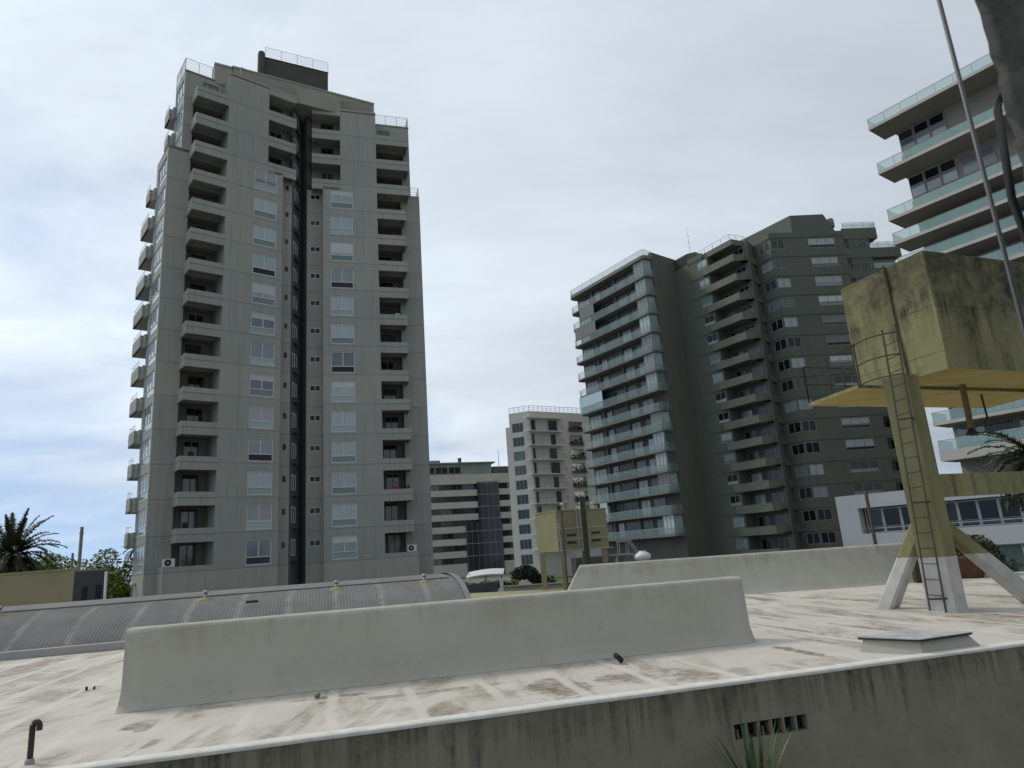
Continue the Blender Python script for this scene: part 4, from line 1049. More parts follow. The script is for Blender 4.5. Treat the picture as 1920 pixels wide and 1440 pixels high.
# ================================================================ pale tower with wide cantilevered slabs (far right)
RT = thing('glass_balcony_tower', (52, 66, GZ), 'pale tower at the right edge with wide cantilevered slabs and aqua glass railings', 'building')
fR = Fr((41.64, 68.0), (48.72, 58.36)); wR = Fr(fR.P2(1.44, -3.55), fR.P2(2.44, -3.55))
LR = 17.0
mb = MB()
facade(mb, wR, 0, LR, GZ, 45.4)
wR.box(mb, -1.15, 1, -2, -.01, GZ, 16.4)
q = [wR.P2(0, 0), wR.P2(0, -14), wR.P2(LR, -14), wR.P2(LR, 0)]
for a, b in zip(q, q[1:]): mb.face([(a[0], a[1], GZ), (b[0], b[1], GZ), (b[0], b[1], 45.4), (a[0], a[1], 45.4)])
build('wall', mb, M['r_wall'], RT)
levels = [44.6, 39.1, 33.5] + [30.7 - 2.8 * i for i in range(9)]
for i, zb in enumerate(levels):
    th = .34 if zb > 9 else .34
    mb = MB(); P = [fR.P2(0, 0), fR.P2(LR + 3, 0), fR.P2(LR + 3, -3.6), fR.P2(0, -3.6)]
    P = [P[3], P[2], P[1], P[0]] if False else [P[0], P[1], P[2], P[3]]
    if zb < 9: zb -= .75; th = 1.05
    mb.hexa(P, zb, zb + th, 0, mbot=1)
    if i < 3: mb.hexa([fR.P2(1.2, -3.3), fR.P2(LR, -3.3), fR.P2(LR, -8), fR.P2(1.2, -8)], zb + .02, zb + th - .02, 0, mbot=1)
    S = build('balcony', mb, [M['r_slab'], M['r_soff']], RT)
    zt = zb + th
    mb = MB(); strip([fR.P2(0.05, -3.4), fR.P2(.05, -.06), fR.P2(LR, -.06)], zt + .03, zt + .98, mb); build('balustrade', mb, M['gl_rail_r'], S)
    mb = MB(); mb.tube([fR.P(.05, -3.4, zt + 1.0), fR.P(.05, -.06, zt + 1.0), fR.P(LR, -.06, zt + 1.0)], .03, 4)
    for j in range(10): mb.tube([fR.P(.05 + j * 1.75, -.06, zt), fR.P(.05 + j * 1.75, -.06, zt + 1.0)], .022, 4)
    build('handrail', mb, M['rail'] if zb > 12 else M['wb'], S)
# glazing
for zb, tall in ((39.1, 1), (33.5, 1)):
    z = zb + 2.9
    mb = MB(); wR.box(mb, -.1, LR, -.02, .12, zb + 1.5, zb + 2.6); build('band', mb, M['r_slab'] if False else M['r_soff'], RT)
    for s in (0.05, 1.65, 3.25):
        window(RT, wR, s, .05, z + .05, 1.5, 2.4, 1.35, 1, pm='pane_dark', lm='r_pane', fm='frame_grey', bar=.07)
    for s in ((10.2, 11.8, 13.4) if zb > 36 else (5.2, 6.8, 9.9, 11.5, 13.1)):
        window(RT, wR, s, .05, z + .05, 1.5, 2.0, .9, 1, pm='r_pane', lm='r_pane', fm='frame_grey', bar=.07)
for zb in levels[2:]:
    if zb > 32: continue
    for s in ((.4, 3.4, 6.6, 9.6, 12.8) if zb > 14 else (-1.0, 1.8, 4.6, 7.4, 10.2, 13)):
        window(RT, wR, s + cr.uniform(-.2, .2), .05, zb + .34, 2.6, 2.25, 0, 3, pm=cr.choice(('pane_dark', 'r_pane', 'door')), fm='frame_grey', bar=.06)
for (s, i, lab) in ((7.6, 1, 'bushy potted plant behind the glass rail of the second slab of the pale right tower'), (2.9, 1, 'small potted plant near the left end of the second slab of the pale right tower')):
    plant_pot(fR, s, -.7, levels[i] + .34, lab, .6 if s > 5 else .3)
    
# ================================================================ white low building with long window band (right, behind the roof)
WB = thing('white_low_building', (27, 42, GZ), 'low white concrete building with a long dark window band, behind the water tank column', 'building')
fW = Fr((20.28, 45.0), (23.52, 42.1)); LW = 16
mb = MB()
facade(mb, fW, 0, LW, GZ, 3.8, [(1.25, LW - .2, 1.38, 2.96, 1.1), (7.7, LW - .1, -1.4, .35, .3)])
q = [fW.P2(0, 0), fW.P2(0, -9), fW.P2(LW, -9), fW.P2(LW, 0)]
for a, b in zip(q, q[1:]): mb.face([(a[0], a[1], GZ), (b[0], b[1], GZ), (b[0], b[1], 3.8), (a[0], a[1], 3.8)])
mb.hexa([fW.P2(0, -.01), fW.P2(LW, -.01), fW.P2(LW, -9), fW.P2(0, -9)], 3.6, 3.79)
build('wall', mb, M['wb'], WB)
bwf = Fr(fW.P2(1.25, -1.05), fW.P2(2.25, -1.05))
for i in range(14):
    window(WB, bwf, .1 + i * 1.02, .0, 1.4, 1.0, 1.5, .28, 1, pm='pane_dark', lm='pane_dark', fm='frame', bar=.06)
for i in range(5):
    window(WB, fW, 7.75 + i * 1.55, -.25, -1.35, 1.5, 1.7, 0, 1, pm='w_pane', fm='frame', bar=.05)
build('railing', rail_mb([fW.P(1.4, -.5, 1.38), fW.P(LW - .4, -.5, 1.38)], h=.4, nb=2, r=.015, posts=2.2), M['rail'], WB)
mb = MB(); mb.tube([(12.2 * 24.5 / 24.5 + .0, 24.6, -1.0), (12.2, 24.6, 3.0)], .07, 8, r1=.06)
build('dark_pole', mb, M['rust'], label='dark slim pole standing behind the far parapet in front of the white low building', cat='pole')

# ================================================================ cream tower in the middle distance
WT = thing('cream_tower', (5, 137, GZ), 'cream coloured tower of ten storeys in the middle distance, balconies on its right face', 'building')
fl_, fr_ = Fr((-1.1, 133.68), (2.88, 132.0)), Fr((2.88, 132.0), (15.5, 139.29))
mb = MB()
zw = lambda k: .21 + 2.8 * k
facade(mb, fl_, 0, fl_.L, GZ, 28.5, [(.55, 2.95, zw(k) - .85, zw(k) + .95, .25) for k in range(0, 10)])
facade(mb, fr_, 0, fr_.L, GZ, 28.5, [(9.2, 12.4, 27. - 2.8 * k - 2.0, 27. - 2.8 * k - .3, 1.2) for k in range(0, 8)])
a, b = fl_.P2(0, -12), fr_.P2(fr_.L, -12)
mb.hexa([fl_.P2(0, -.01), fl_.P2(fl_.L, -.01), fr_.P2(fr_.L, -.01), b, a], 28.0, 28.45)
for p, q in ((fl_.P2(0, 0), a), (fr_.P2(fr_.L, 0), b)): mb.face([(p[0], p[1], GZ), (q[0], q[1], GZ), (q[0], q[1], 28.5), (p[0], p[1], 28.5)])
build('wall', mb, M['w_wall'], WT)
mb = MB(); fl_.box(mb, -.9, .0, -.6, -.1, GZ, 25.8); build('side_pier', mb, M['w_wall'], WT)
mb = MB(); fr_.box(mb, -1.2, 7.2, -.1, 1.0, 26.95, 27.15); build('canopy', mb, M['w_wall'], WT)
for k in range(0, 10):
    window(WT, fl_, .55, -.15, zw(k) - .85, 2.4, 1.8, .0, 3, pm='w_pane', fm='frame_grey', bar=.07)
for k in range(0, 9):
    z = 24.3 - 2.8 * k
    P = [fr_.P2(-1.4, -.3), fr_.P2(-.9, 1.1), fr_.P2(7.1, 1.1), fr_.P2(7.1, -.05), fr_.P2(0, -.05)]
    mb = MB(); mb.hexa(P, z, z + .2); s_ = build('balcony', mb, M['w_wall'], WT)
    build('railing', rail_mb([P[0] + (z + .2,), P[1] + (z + .2,), P[2] + (z + .2,), P[3] + (z + .2,)], h=1.0, nb=2, r=.016, posts=1.3), M['rail_dark'], s_)
    window(WT, fr_, 4.0 + cr.uniform(0, .9), .04, z + .2, cr.choice((1.1, 1.6, 2.0)), 2.2, 0, 2, pm='pane_dark', fm='rail_dark', bar=.05)
    window(WT, fr_, .3, .04, z + .2, cr.choice((.5, .9)), 2.2, 0, 1, pm='pane_dark', fm='rail_dark', bar=.05)
for k in range(0, 8):
    z = 27. - 2.8 * k - 2.0
    mb = MB()
    for i in range(110):
        c = Vector(fr_.P(cr.uniform(9.1, 12.4), cr.uniform(-.6, .5), z + abs(cr.gauss(0, .5)))); a = cr.uniform(0, 6.28); e = .22
        v1 = Vector((math.cos(a), math.sin(a), cr.uniform(-.5, .5))) * e; v2 = Vector((-math.sin(a), math.cos(a), cr.uniform(-.5, .9))) * e
        mb.face([c - v1, c + v2, c + v1, c - v2])
    mb2 = MB(); fr_.box(mb2, 9.1, 12.5, .0, .45, z - .35, z)
    t = thing('planter_box', fr_.P(9, 0, z), 'dark planter with shrubs on the right side of the cream tower, %s from the top' % ('first', 'second', 'third', 'fourth', 'fifth', 'sixth', 'seventh', 'eighth')[k], 'planter', 'planters down the right side of the cream tower')
    build('shrubs', mb, M['leaf_d'], t); build('box', mb2, M['d_dark'], t)
build('railing', rail_mb([fl_.P(.1, -.1, 28.45), fl_.P(fl_.L, -.1, 28.45), fr_.P(fr_.L, -.1, 28.45)], h=1.15, nb=3, r=.03, posts=1.0), M['rail'], WT)

# ================================================================ beige office block far behind
BB = thing('office_block', (-14, 192, GZ), 'beige office block with dark window strips far behind, between left tower and cream tower', 'building')
fO = Fr((-40, 177), (-1.0, 190.5)); 
def zo(k): return .59 + 3.2 * k
s_l = 16.2
mb = MB(); facade(mb, fO, 0, fO.L, GZ, 23.2, [(13.5, fO.L - .3, zo(k) - .8, zo(k) + .75, .3) for k in range(0, 7)], 0, mback=1)
a, b = fO.P2(0, -14), fO.P2(fO.L, -14)
mb.hexa([fO.P2(0, -.01), fO.P2(fO.L, -.01), b, a], 22.9, 23.15)
for p, q in ((fO.P2(0, 0), a), (fO.P2(fO.L, 0), b)): mb.face([(p[0], p[1], GZ), (q[0], q[1], GZ), (q[0], q[1], 23.2), (p[0], p[1], 23.2)])
build('wall', mb, [M['b_wall'], M['near_dark']], BB)
n_w = 0
for k in range(0, 7):
    s = 13.6
    while s < fO.L - 1.5:
        w = 3.1
        if not (29.7 < s + w and s < 36.6 and True):
            window(BB, fO, s, -.22, zo(k) - .78, min(w, fO.L - .4 - s), 1.5, 0, 2, pm='w_pane' if cr.random() < .5 else 'pane_dark', fm='rail_dark', bar=.12)
            n_w += 1
        s += w + .05
mb = MB()
fO.box(mb, 30.2, 36.3, -.1, .25, zo(3) + .0, zo(6) + 1.2, 0); fO.box(mb, 26.5, 36.6, -.1, .3, GZ, zo(3), 0)
build('dark_glazing', mb, pane_mat('dark curtain wall', (.02, .022, .028), (.03, .032, .04), .5, .1, 1.6), BB)
mb = MB()
for i in range(7): fO.box(mb, 26.5 + i * 1.6, 26.56 + i * 1.6, .25, .36, GZ, zo(3) if i < 3 else zo(6) + 1.2)
for k in range(0, 7): fO.box(mb, 26.5 if k < 3 else 30.2, 36.3, .25, .37, zo(k) + .9, zo(k) + 1.05)
build('glazing_bars', mb, M['rail'], BB)
mb = MB(); fO.box(mb, 6, 35.0, -9, -1.2, 23.1, 26.3); fO.box(mb, 6, 36.0, -9.5, -.5, 26.25, 26.55); build('penthouse', mb, M['b_green'], BB)
for i in range(4): window(BB, Fr(fO.P2(12 + i * 3.6, -1.18), fO.P2(13 + i * 3.6, -1.18)), 0, 0, 23.5, 3.4, 1.9, 0, 2, pm='pane_dark', fm='b_green', bar=.1)
mb = MB(); fO.box(mb, 35.3, 40, -5, -1, 23.2, 25.2); build('roof_room', mb, M['d_dark'], BB)
mb = MB(); fO.box(mb, 18, 21.0, -6, -3, 26.5, 27.5); build('chimney', mb, M['b_green'], BB)
mb = MB(); c = fO.P(26.5, -3, 26.5); mb.lathe(c, [(.5, 0), (.5, 1.2), (.6, 1.5)], 10); build('chimney', mb, M['d_dark'], BB)
mb = MB(); c = fO.P(37.8, -3, 25); mb.tube([c, (c[0], c[1], 30)], .12, 5, r1=.05); build('antenna', mb, M['metal'], BB)

# ================================================================ concrete water tower standing on the roof
WTz0, WTz1 = 4.87, 7.55
t = thing('water_tower', (8.5, 14.8, 0), 'mossy yellow concrete water tower on the roof with ladder and white painted feet', 'water tower')
Nn = Vector((9.16, 14.0)); ft = Vector((-.36, .933)); rt = Vector((.933, .36)); TL, TW = 5.6, 2.3
c0, c1, c2, c3 = Nn, Nn + rt * TL, Nn + rt * TL + ft * TW, Nn + ft * TW
def dense_quad(mb, a, b, z0, z1, nu, nv, m=0, amp=.006):
    a, b = Vector(a), Vector(b); base = len(mb.v); n = Vector(((b - a).y, -(b - a).x)).normalized()
    for j in range(nv + 1):
        for i in range(nu + 1):
            p = a.lerp(b, i / nu); z = z0 + (z1 - z0) * j / nv
            w = noise.noise(Vector((p.x * 2.1, p.y * 2.1, z * 2.1))) * amp if 0 < i < nu and 0 < j < nv else 0
            mb.v.append((p.x + n.x * w, p.y + n.y * w, z))
    for j in range(nv):
        for i in range(nu):
            k = base + j * (nu + 1) + i; mb.f.append((k, k + 1, k + nu + 2, k + nu + 1)); mb.m.append(m); mb.sm.append(True)
mb = MB()
for a, b in ((c3, c0), (c0, c1), (c1, c2), (c2, c3)): dense_quad(mb, a, b, WTz0, WTz1, 24, 24)
mb.face([(c.x, c.y, WTz0) for c in (c3, c2, c1, c0)], 1)
mb.face([(c.x, c.y, WTz1) for c in (c0, c1, c2, c3)], 0)
build('tank', mb, [M['tank'], M['tank_under']], t)
fL, fRr = Fr(c3, c0), Fr(c0, c1)
mb = MB()      # shutter joints standing slightly proud
fL.box(mb, 1.2, TW + .004, -.02, .006, 6.3, 6.318); fL.box(mb, 0, TW + .004, -.02, .006, 5.28, 5.296)
build('formwork_ridge', mb, M['tank'], t)
mb = MB(); fRr.box(mb, 0, TL, -.02, .006, 6.28, 6.296); build('formwork_ridge', mb, M['tank'], t)
mb = MB(); mb.tube([fL.P(1.32, .03, 7.6), fL.P(1.32, .035, 6.4), fL.P(1.35, .035, 5.0), fL.P(1.36, .04, 4.6)], .026, 7)
build('overflow_pipe', mb, plain('rust brown pipe paint', (.13, .10, .055), .85, .35, 9), t)
# walkway slab
P0 = Vector((7.38, 16.85)); Pn = Vector((7.73, 15.02)); pl = [Pn, Pn + rt * 6.3, P0 + rt * 6.45, P0]
mb = MB(); mb.hexa([tuple(p) for p in pl], 4.79, 4.865, 0, mbot=1, mtop=0)
build('walkway', mb, [M['tank'], M['tank_under']], t)
def wrail(a, b, n):
    mb = MB(); a, b = Vector((a[0], a[1], 4.865)), Vector((b[0], b[1], 4.865))
    for h in (.48, .93): mb.tube([a + Vector((0, 0, h)), b + Vector((0, 0, h - .01))], .013, 5)
    for i in range(n + 1):
        p = a.lerp(b, i / n); mb.tube([p, p + Vector((0, 0, .93))], .017, 5)
    build('walkway_railing', mb, M['rust'], t)
wrail(P0, Pn, 2); wrail(P0, P0 + rt * 6.4, 5)
# column
cp = [(8.03, 14.58), (8.41, 14.29), (8.72, 14.40), (8.86, 14.75), (8.55, 15.00), (8.26, 14.96)]
def column(off, foot=True):
    q = [(x + off[0], y + off[1]) for x, y in cp]; cx = sum(p[0] for p in q) / 6; cy = sum(p[1] for p in q) / 6
    mb = MB(); N_ = 18; base = len(mb.v)
    for j in range(N_ + 1):
        z = 4.87 * j / N_; sc = 1.0
        for x, y in q: mb.v.append((cx + (x - cx) * sc, cy + (y - cy) * sc, z))
    for j in range(N_):
        for i in range(6):
            k = (i + 1) % 6; mb.f.append((j * 6 + i, j * 6 + k, (j + 1) * 6 + k, (j + 1) * 6 + i)); mb.m.append(0); mb.sm.append(False)
    build('column', mb, M['column'], t)
    mb = MB(); mb.hexa([(cx + (x - cx) * 1.07, cy + (y - cy) * 1.07) for x, y in q], .003, .035, top=[(cx + (x - cx) * 1.01, cy + (y - cy) * 1.01) for x, y in q])
    build('column_foot', mb, M['column'], t)
column((0, 0)); column((4.75, 1.8))
def strut(p0, p1, w, name='brace', parent=t, mat='column', w1=None):
    p0, p1 = Vector(p0), Vector(p1); d = (p1 - p0).normalized(); x = d.cross(Vector((0, 0, 1))).normalized(); y = d.cross(x); w1 = w1 or w
    mb = MB(); n = 8
    for j in range(n + 1):
        c = p0.lerp(p1, j / n); ww = w + (w1 - w) * j / n
        for sx, sy in ((-1, -.7), (-.7, -1), (.7, -1), (1, -.7), (1, .7), (.7, 1), (-.7, 1), (-1, .7)): mb.v.append(tuple(c + x * (sx * ww / 2) + y * (sy * ww / 2)))
    for j in range(n):
        for i in range(8):
            k = (i + 1) % 8; mb.f.append((j * 8 + i, j * 8 + k, (j + 1) * 8 + k, (j + 1) * 8 + i)); mb.m.append(0); mb.sm.append(False)
    mb.f.append(tuple(range(8))); mb.m.append(0); mb.sm.append(False)
    return build(name, mb, M[mat], parent)
strut((8.5, 14.85, 1.95), (7.90, 15.95, -.02), .27, w1=.33)
strut((8.7, 14.75, 1.75), (10.62, 15.15, -.02), .27, w1=.34)
strut((13.4, 16.5, 1.8), (15.2, 17.2, -.02), .30, w1=.36)
bf = Fr((8.70, 14.55), (13.2, 16.25))
mb = MB(); bf.box(mb, 0, bf.L, -.28, 0, 2.27, 2.74); build('tie_beam', mb, M['tank'], t)
# ladder with its hand hoops
lad = []
La, Lb = Vector((8.02, 14.50, .06)), Vector((8.04, 14.18, 5.86)); Ra_, Rb_ = Vector((8.26, 14.38, .02)), Vector((8.27, 14.06, 5.95))
mb = MB(); mb.tube([La, Lb, Lb + Vector((.05, .12, .0))], .017, 6); mb.tube([Ra_, Rb_, Rb_ + Vector((.05, .12, .0))], .017, 6)
for i in range(1, 19):
    f = i / 19.2; mb.tube([La.lerp(Lb, f), Ra_.lerp(Rb_, f)], .0085, 5)
build('ladder', mb, M['rust'], t)
mb = MB()
for z in (.28, 2.18, 3.9): mb.tube([(8.02, 14.46 - z * .055, z), (8.28, 14.36 - z * .055, z), (8.47, 14.42, z)], .018, 5)
build('ladder_bracket', mb, M['rust'], t)
for z in (5.76, 5.28, 4.84):
    mb = MB(); A_, B_, C_ = Vector((7.78, 15.0, z)), Vector((7.72, 14.30, z + .02)), Vector((8.27, 14.08, z))
    mb.tube([A_ * (1 - s) ** 2 + B_ * (2 * s * (1 - s)) + C_ * s ** 2 for s in [i / 10 for i in range(11)]], .015, 5)
    build('hand_hoop', mb, M['rust'], t)
mb = MB(); mb.tube([(7.78, 15.0, 4.8), (7.78, 15.0, 5.8)], .02, 6); mb.lathe((7.78, 15.0, 5.74), [(.03, 0), (.045, .04), (.02, .08)], 8); build('hoop_post', mb, M['rust'], t)
mb = MB(); mb.tube([(10.62, 15.9, 4.87), (10.60, 15.9, 4.0), (10.59, 15.9, 3.78)], .07, 10); build('outlet_pipe', mb, plain('brown pipe', (.16, .115, .05), .8, .25, 5), t)
mb = MB(); mb.lathe((10.59, 15.9, 3.66), [(.06, 0), (.12, .02), (.13, .06), (.08, .1), (.07, .16)], 10); build('valve', mb, M['black'], t)
mb = MB(); mb.tube([(11.7, 16.9, 4.8), (11.72, 16.9, 4.2), (11.6, 16.9, 4.05)], .025, 6); build('drain_pipe', mb, M['rust'], t)
mb = MB(); mb.tube([(8.86, 14.68, 3.6), (8.88, 14.7, 1.0), (8.86, 14.66, .0)], .012, 5); mb.tube([(8.62, 14.49, 1.2), (8.64, 14.47, .1)], .008, 4)
build('cable_run', mb, M['column'], t)
# things behind the tower at the back of the roof
mb = MB(); f_ = Fr((11.95, 22.0), (12.45, 21.9)); f_.box(mb, 0, .52, -.3, 0, .02, 1.22); f_.box(mb, -.03, .55, -.33, .03, 1.22, 1.26)
for z in (.3, .6, .9): f_.box(mb, .04, .48, 0, .012, z, z + .03)
build('rusty_cabinet', mb, M['rust'], label='dark rusty cabinet standing at the back of the roof behind the ladder', cat='cabinet')
tp = thing('potted_bush', (14.3, 23.0, 0), 'dark green bush in a big reddish brown pot right of the column', 'plant')
mb = MB(); mb.lathe((14.0, 22.6, .01), [(.34, 0), (.46, .3), (.5, .6), (.52, .66), (.44, .66)], 18); build('pot', mb, M['terracotta'], tp)
r3 = random.Random(4)
def leafblob(mb, c, rx, ry, rz, n, e, rr, shell=.5):
    for i in range(n):
        while True:
            v = Vector((rr.uniform(-1, 1), rr.uniform(-1, 1), rr.uniform(-1, 1)))
            if v.length < 1 and (v.length > shell or rr.random() < .25): break
        p = Vector(c) + Vector((v.x * rx, v.y * ry, v.z * rz))
        a, b = rr.uniform(0, 6.28), rr.uniform(-.9, .9); s = e * rr.uniform(.6, 1.3)
        d1 = Vector((math.cos(a) * math.cos(b), math.sin(a) * math.cos(b), math.sin(b))); d2 = d1.cross(Vector((rr.uniform(-1, 1), rr.uniform(-1, 1), rr.uniform(-1, 1)))).normalized()
        mb.face([p - d1 * s, p + d2 * s * .45, p + d1 * s, p - d2 * s * .45])
mb = MB(); leafblob(mb, (14.35, 22.8, 1.0), .62, .5, .32, 900, .07, r3); leafblob(mb, (14.9, 22.9, .6), .45, .4, .4, 500, .07, r3); leafblob(mb, (15.5, 23.0, .25), .4, .3, .2, 260, .06, r3); leafblob(mb, (14.0, 22.7, .8), .35, .3, .35, 400, .06, r3)
build('leaves', mb, M['leaf_d'], tp)

# ================================================================ vegetation
def frond(mb, base, az, el, L, droop, w=.38, nl=26, rr=rnd, m=0, twist=0):
    """feather palm leaf: arching midrib with paired leaflets"""
    p = Vector(base); d = Vector((math.cos(az) * math.cos(el), math.sin(az) * math.cos(el), math.sin(el))); n = nl; st = L / n
    side = Vector((-math.sin(az), math.cos(az), 0)); prev = p.copy()
    for i in range(n):
        t_ = i / n; d = (d + Vector((0, 0, -droop * st / L * 2.2 * (.3 + t_)))).normalized(); q = p + d * st
        up = side.cross(d).normalized(); wr = .022 * (1 - t_) + .004
        mb.face([p - side * wr, p + side * wr, q + side * wr * .8, q - side * wr * .8], m)
        if t_ > .08:
            ll = w * L * math.sin(math.pi * min(1, .12 + t_ * .86)) ** .7 * rr.uniform(.8, 1.1) * .55
            for s in (-1, 1):
                tip = p + side * (s * ll * .72) + d * (ll * .62) - up * (ll * rr.uniform(-.05, .35)) - Vector((0, 0, ll * .18 * rr.random()))
                b0, b1 = p, p + d * st * 1.5; mid = (p + tip) / 2 + up * .02 * L
                mb.face([b0, b1, mid + d * st * .9, mid], m); mb.face([mid, mid + d * st * .9, tip], m)
        p = q
def feather_palm(name, loc, h, nf, L, label, rr, trunk_r=.35, skirt=8, el0=1.35, el1=-.7, fruit=False, group=None):
    t = thing(name, (loc[0], loc[1], GZ), label, 'palm tree', group)
    mb = MB(); z0 = GZ; ht = h - GZ; n = 14
    prof = [(trunk_r * (1.15 if i == 0 else 1) * (1 + .08 * (i % 2)), ht * i / n) for i in range(n + 1)]; prof.append((trunk_r * 1.25, ht * 1.0 + .1)); prof.append((.1, ht + .5))
    mb.lathe((loc[0], loc[1], GZ), prof, 12); build('trunk', mb, M['bark'], t)
    mb = MB(); c = Vector((loc[0], loc[1], h + .2))
    for i in range(nf):
        f = i / nf; az = i * 2.39996 + rr.uniform(-.15, .15); el = el0 + (el1 - el0) * f ** .8 + rr.uniform(-.12, .12)
        frond(mb, c + Vector((math.cos(az) * .15, math.sin(az) * .15, .3 * (1 - f))), az, el, L * rr.uniform(.85, 1.08), .5 + .7 * f, .30, 34, rr)
    build('crown', mb, M['leaf_d'], t)
    mb = MB()
    for i in range(skirt):
        az = i * 6.283 / skirt + rr.uniform(-.2, .2); frond(mb, c - Vector((0, 0, .25)), az, -.9, L * .6, .9, .2, 18, rr)
    build('dead_fronds', mb, M['bark'], t)
    if fruit:
        mb = MB()
        for i in range(7):
            az = rr.uniform(0, 6.28); leafblob(mb, tuple(c + Vector((math.cos(az) * .8, math.sin(az) * .8, -.2))), .35, .35, .25, 80, .06, rr)
        build('fruit', mb, M['leaf_o'], t)
    return t
feather_palm('palm_tree', (-36.7, 50), 3.6, 95, 3.3, 'big dark feather palm at the left edge, behind the olive block', random.Random(21), .45, 8, fruit=True)
feather_palm('palm_tree', (22.6, 30.0), 3.9, 70, 2.5, 'drooping feather palm at the right edge behind the tie beam of the water tower', random.Random(22), .3, 16, el0=1.0, el1=-.9)
feather_palm('palm_tree', (-34.6, 62.5), 4.1, 34, 1.35, 'small distant palm peeking out just left of the foot of the left tower', random.Random(23), .16, 4)

def leaf_tree(x, y, top, rx, label, rr, mat='leaf_y', n=8000, group='trees left of the tower', bottom=-2.4):
    t = thing('leafy_tree', (x, y, GZ), label, 'tree', group)
    mb = MB(); cz = (top + bottom) / 2; tips = []
    mb.tube([(x, y, GZ), (x + .1, y, cz - 1.5), (x, y, cz)], .22, 7, r1=.12)
    for i in range(7):
        a = i * .9; tip = (x + math.cos(a) * rx * .6, y + math.sin(a) * rx * .6, cz + rr.uniform(-.5, 1.4)); tips.append(tip)
        mb.tube([(x, y, cz - 1.6), (x + math.cos(a) * rx * .25, y + math.sin(a) * rx * .25, cz - .4), tip], .09, 5, r1=.03)
    build('trunk', mb, M['bark'], t)
    mb = MB()
    for i in range(16):
        a = rr.uniform(0, 6.28); r_ = rr.uniform(.1, .85) * rx; zz = bottom + (top - bottom) * rr.uniform(.12, .86)
        k = 1 - abs((zz - cz) / (top - bottom)) * .8
        leafblob(mb, (x + math.cos(a) * r_ * k, y + math.sin(a) * r_ * k, zz), rx * .42, rx * .42, (top - bottom) * .16, n // 16, .16, rr, .35)
    build('crown', mb, M[mat], t)
rr = random.Random(31)
for (x, y, top, rx, mat, lb) in ((-43.3, 61, 4.4, 3.3, 'leaf_y', 'yellow green leafy tree just right of the big palm, left of the poles'),
                               (-39.6, 60, 4.5, 3.2, 'leaf_y', 'yellow green tree crown right behind the two poles'),
                               (-36.4, 61, 4.4, 2.9, 'leaf_y', 'yellow green tree between the poles and the small distant palm'),
                               (-33.4, 58, 3.6, 2.3, 'leaf_y', 'darker tree with gaps in its crown beside the foot of the left tower'),
                               (-46.5, 66, 3.4, 2.5, 'leaf', 'dark green tree mostly hidden behind the big palm')):
    leaf_tree(x, y, top, rx, lb, rr, mat)
# hedges and lawn in the gap between the towers
mb = MB()
for i in range(12): leafblob(mb, (-1.2 + i * .42, 104 + rr.uniform(-.6, .6), -2.0 + .9 * math.sin(i * .45 + .4) + rr.uniform(-.2, .2)), 1.1, 1.0, .95, 420, .22, rr, .3)
build('hedge', mb, M['leaf_d'], label='dark bushy hedge in the gap between the office block and the cream tower', cat='hedge', kind=None)
mb = MB()
for i in range(20): leafblob(mb, (-9.6 + i * .42, 100, -2.6 + rr.uniform(-.2, .25)), .7, .7, .62, 260, .16, rr, .3)
build('hedge', mb, M['leaf_y'], label='low yellowish hedge along the dark boundary wall below the white canopy', cat='hedge')
mb = MB(); mb.face([(2.5, 100, GZ + .3), (9.5, 100, GZ + .3), (11, 140, GZ + .3), (2, 140, GZ + .3)]); mb.hexa([(2.5, 100), (9.5, 100), (11, 140), (2, 140)], GZ, GZ + .29)
build('lawn', mb, M['grass'], kind='structure')
cn = thing('canopy', (-6, 98, GZ), 'white curved canopy roof low between the towers, in front of the office block', 'canopy')
mb = MB()
for i in range(10):
    a0, a1 = i / 10, (i + 1) / 10; x0, x1 = -7.9 + 5.0 * a0, -7.9 + 5.0 * a1; z0, z1 = -.95 + .5 * math.sin(math.pi * (.15 + a0 * .55)), -.95 + .5 * math.sin(math.pi * (.15 + a1 * .55))
    mb.face([(x0, 94, z0 - .35), (x1, 94, z1 - .35), (x1, 100, z1 + .2), (x0, 100, z0 + .2)], 0, True)
    mb.face([(x0, 94, z0 - .50), (x1, 94, z1 - .50), (x1, 94, z1 - .35), (x0, 94, z0 - .35)], 0)
build('roof', mb, M['wb'], cn)
for x in (-7.6, -5.4, -3.2):
    mb = MB(); mb.tube([(x, 96, GZ), (x, 96, -.6)], .08, 6); build('post', mb, M['rail'], cn)
mb = MB(); mb.hexa([(-12, 58), (-2.4, 60), (-2.4, 60.3), (-12, 58.3)], GZ, -.62); build('boundary_wall', mb, M['hedge_wall'], label='dark grey boundary wall below the yellowish hedge', cat='wall')
mb = MB(); mb.hexa([(-2.2, 59.8), (-1.9, 59.8), (-1.9, 60.1), (-2.2, 60.1)], GZ, -.35); build('gate_post', mb, M['wb'], label='white gate post at the right end of the dark boundary wall', cat='post')
mb = MB(); mb.hexa([(-1.5, 47), (5.5, 46), (5.5, 46.3), (-1.5, 47.3)], GZ, -.42); mb.hexa([(-1.6, 46.9), (5.5, 45.9), (5.5, 46.4), (-1.6, 47.4)], -.42, -.36); build('boundary_wall', mb, M['t1_roof'], label='pale topped low wall in front of the lawn, left of the small yellow tank', cat='wall')
mb = MB(); mb.hexa([(-3.4, 34), (.6, 32.4), (3.0, 36), (-3, 38)], -.42, -.2, top=[(-3.3, 34.1), (.55, 32.5), (2.9, 36), (-3, 38)]); mb.hexa([(-3.3, 34.2), (.5, 32.6), (2.9, 36), (-2.9, 37.8)], GZ, -.43)
build('low_roof_shed', mb, M['y_roof'], label='low shed with an olive yellow roof edge right of the curved corrugated roof', cat='shed')
mb = MB()
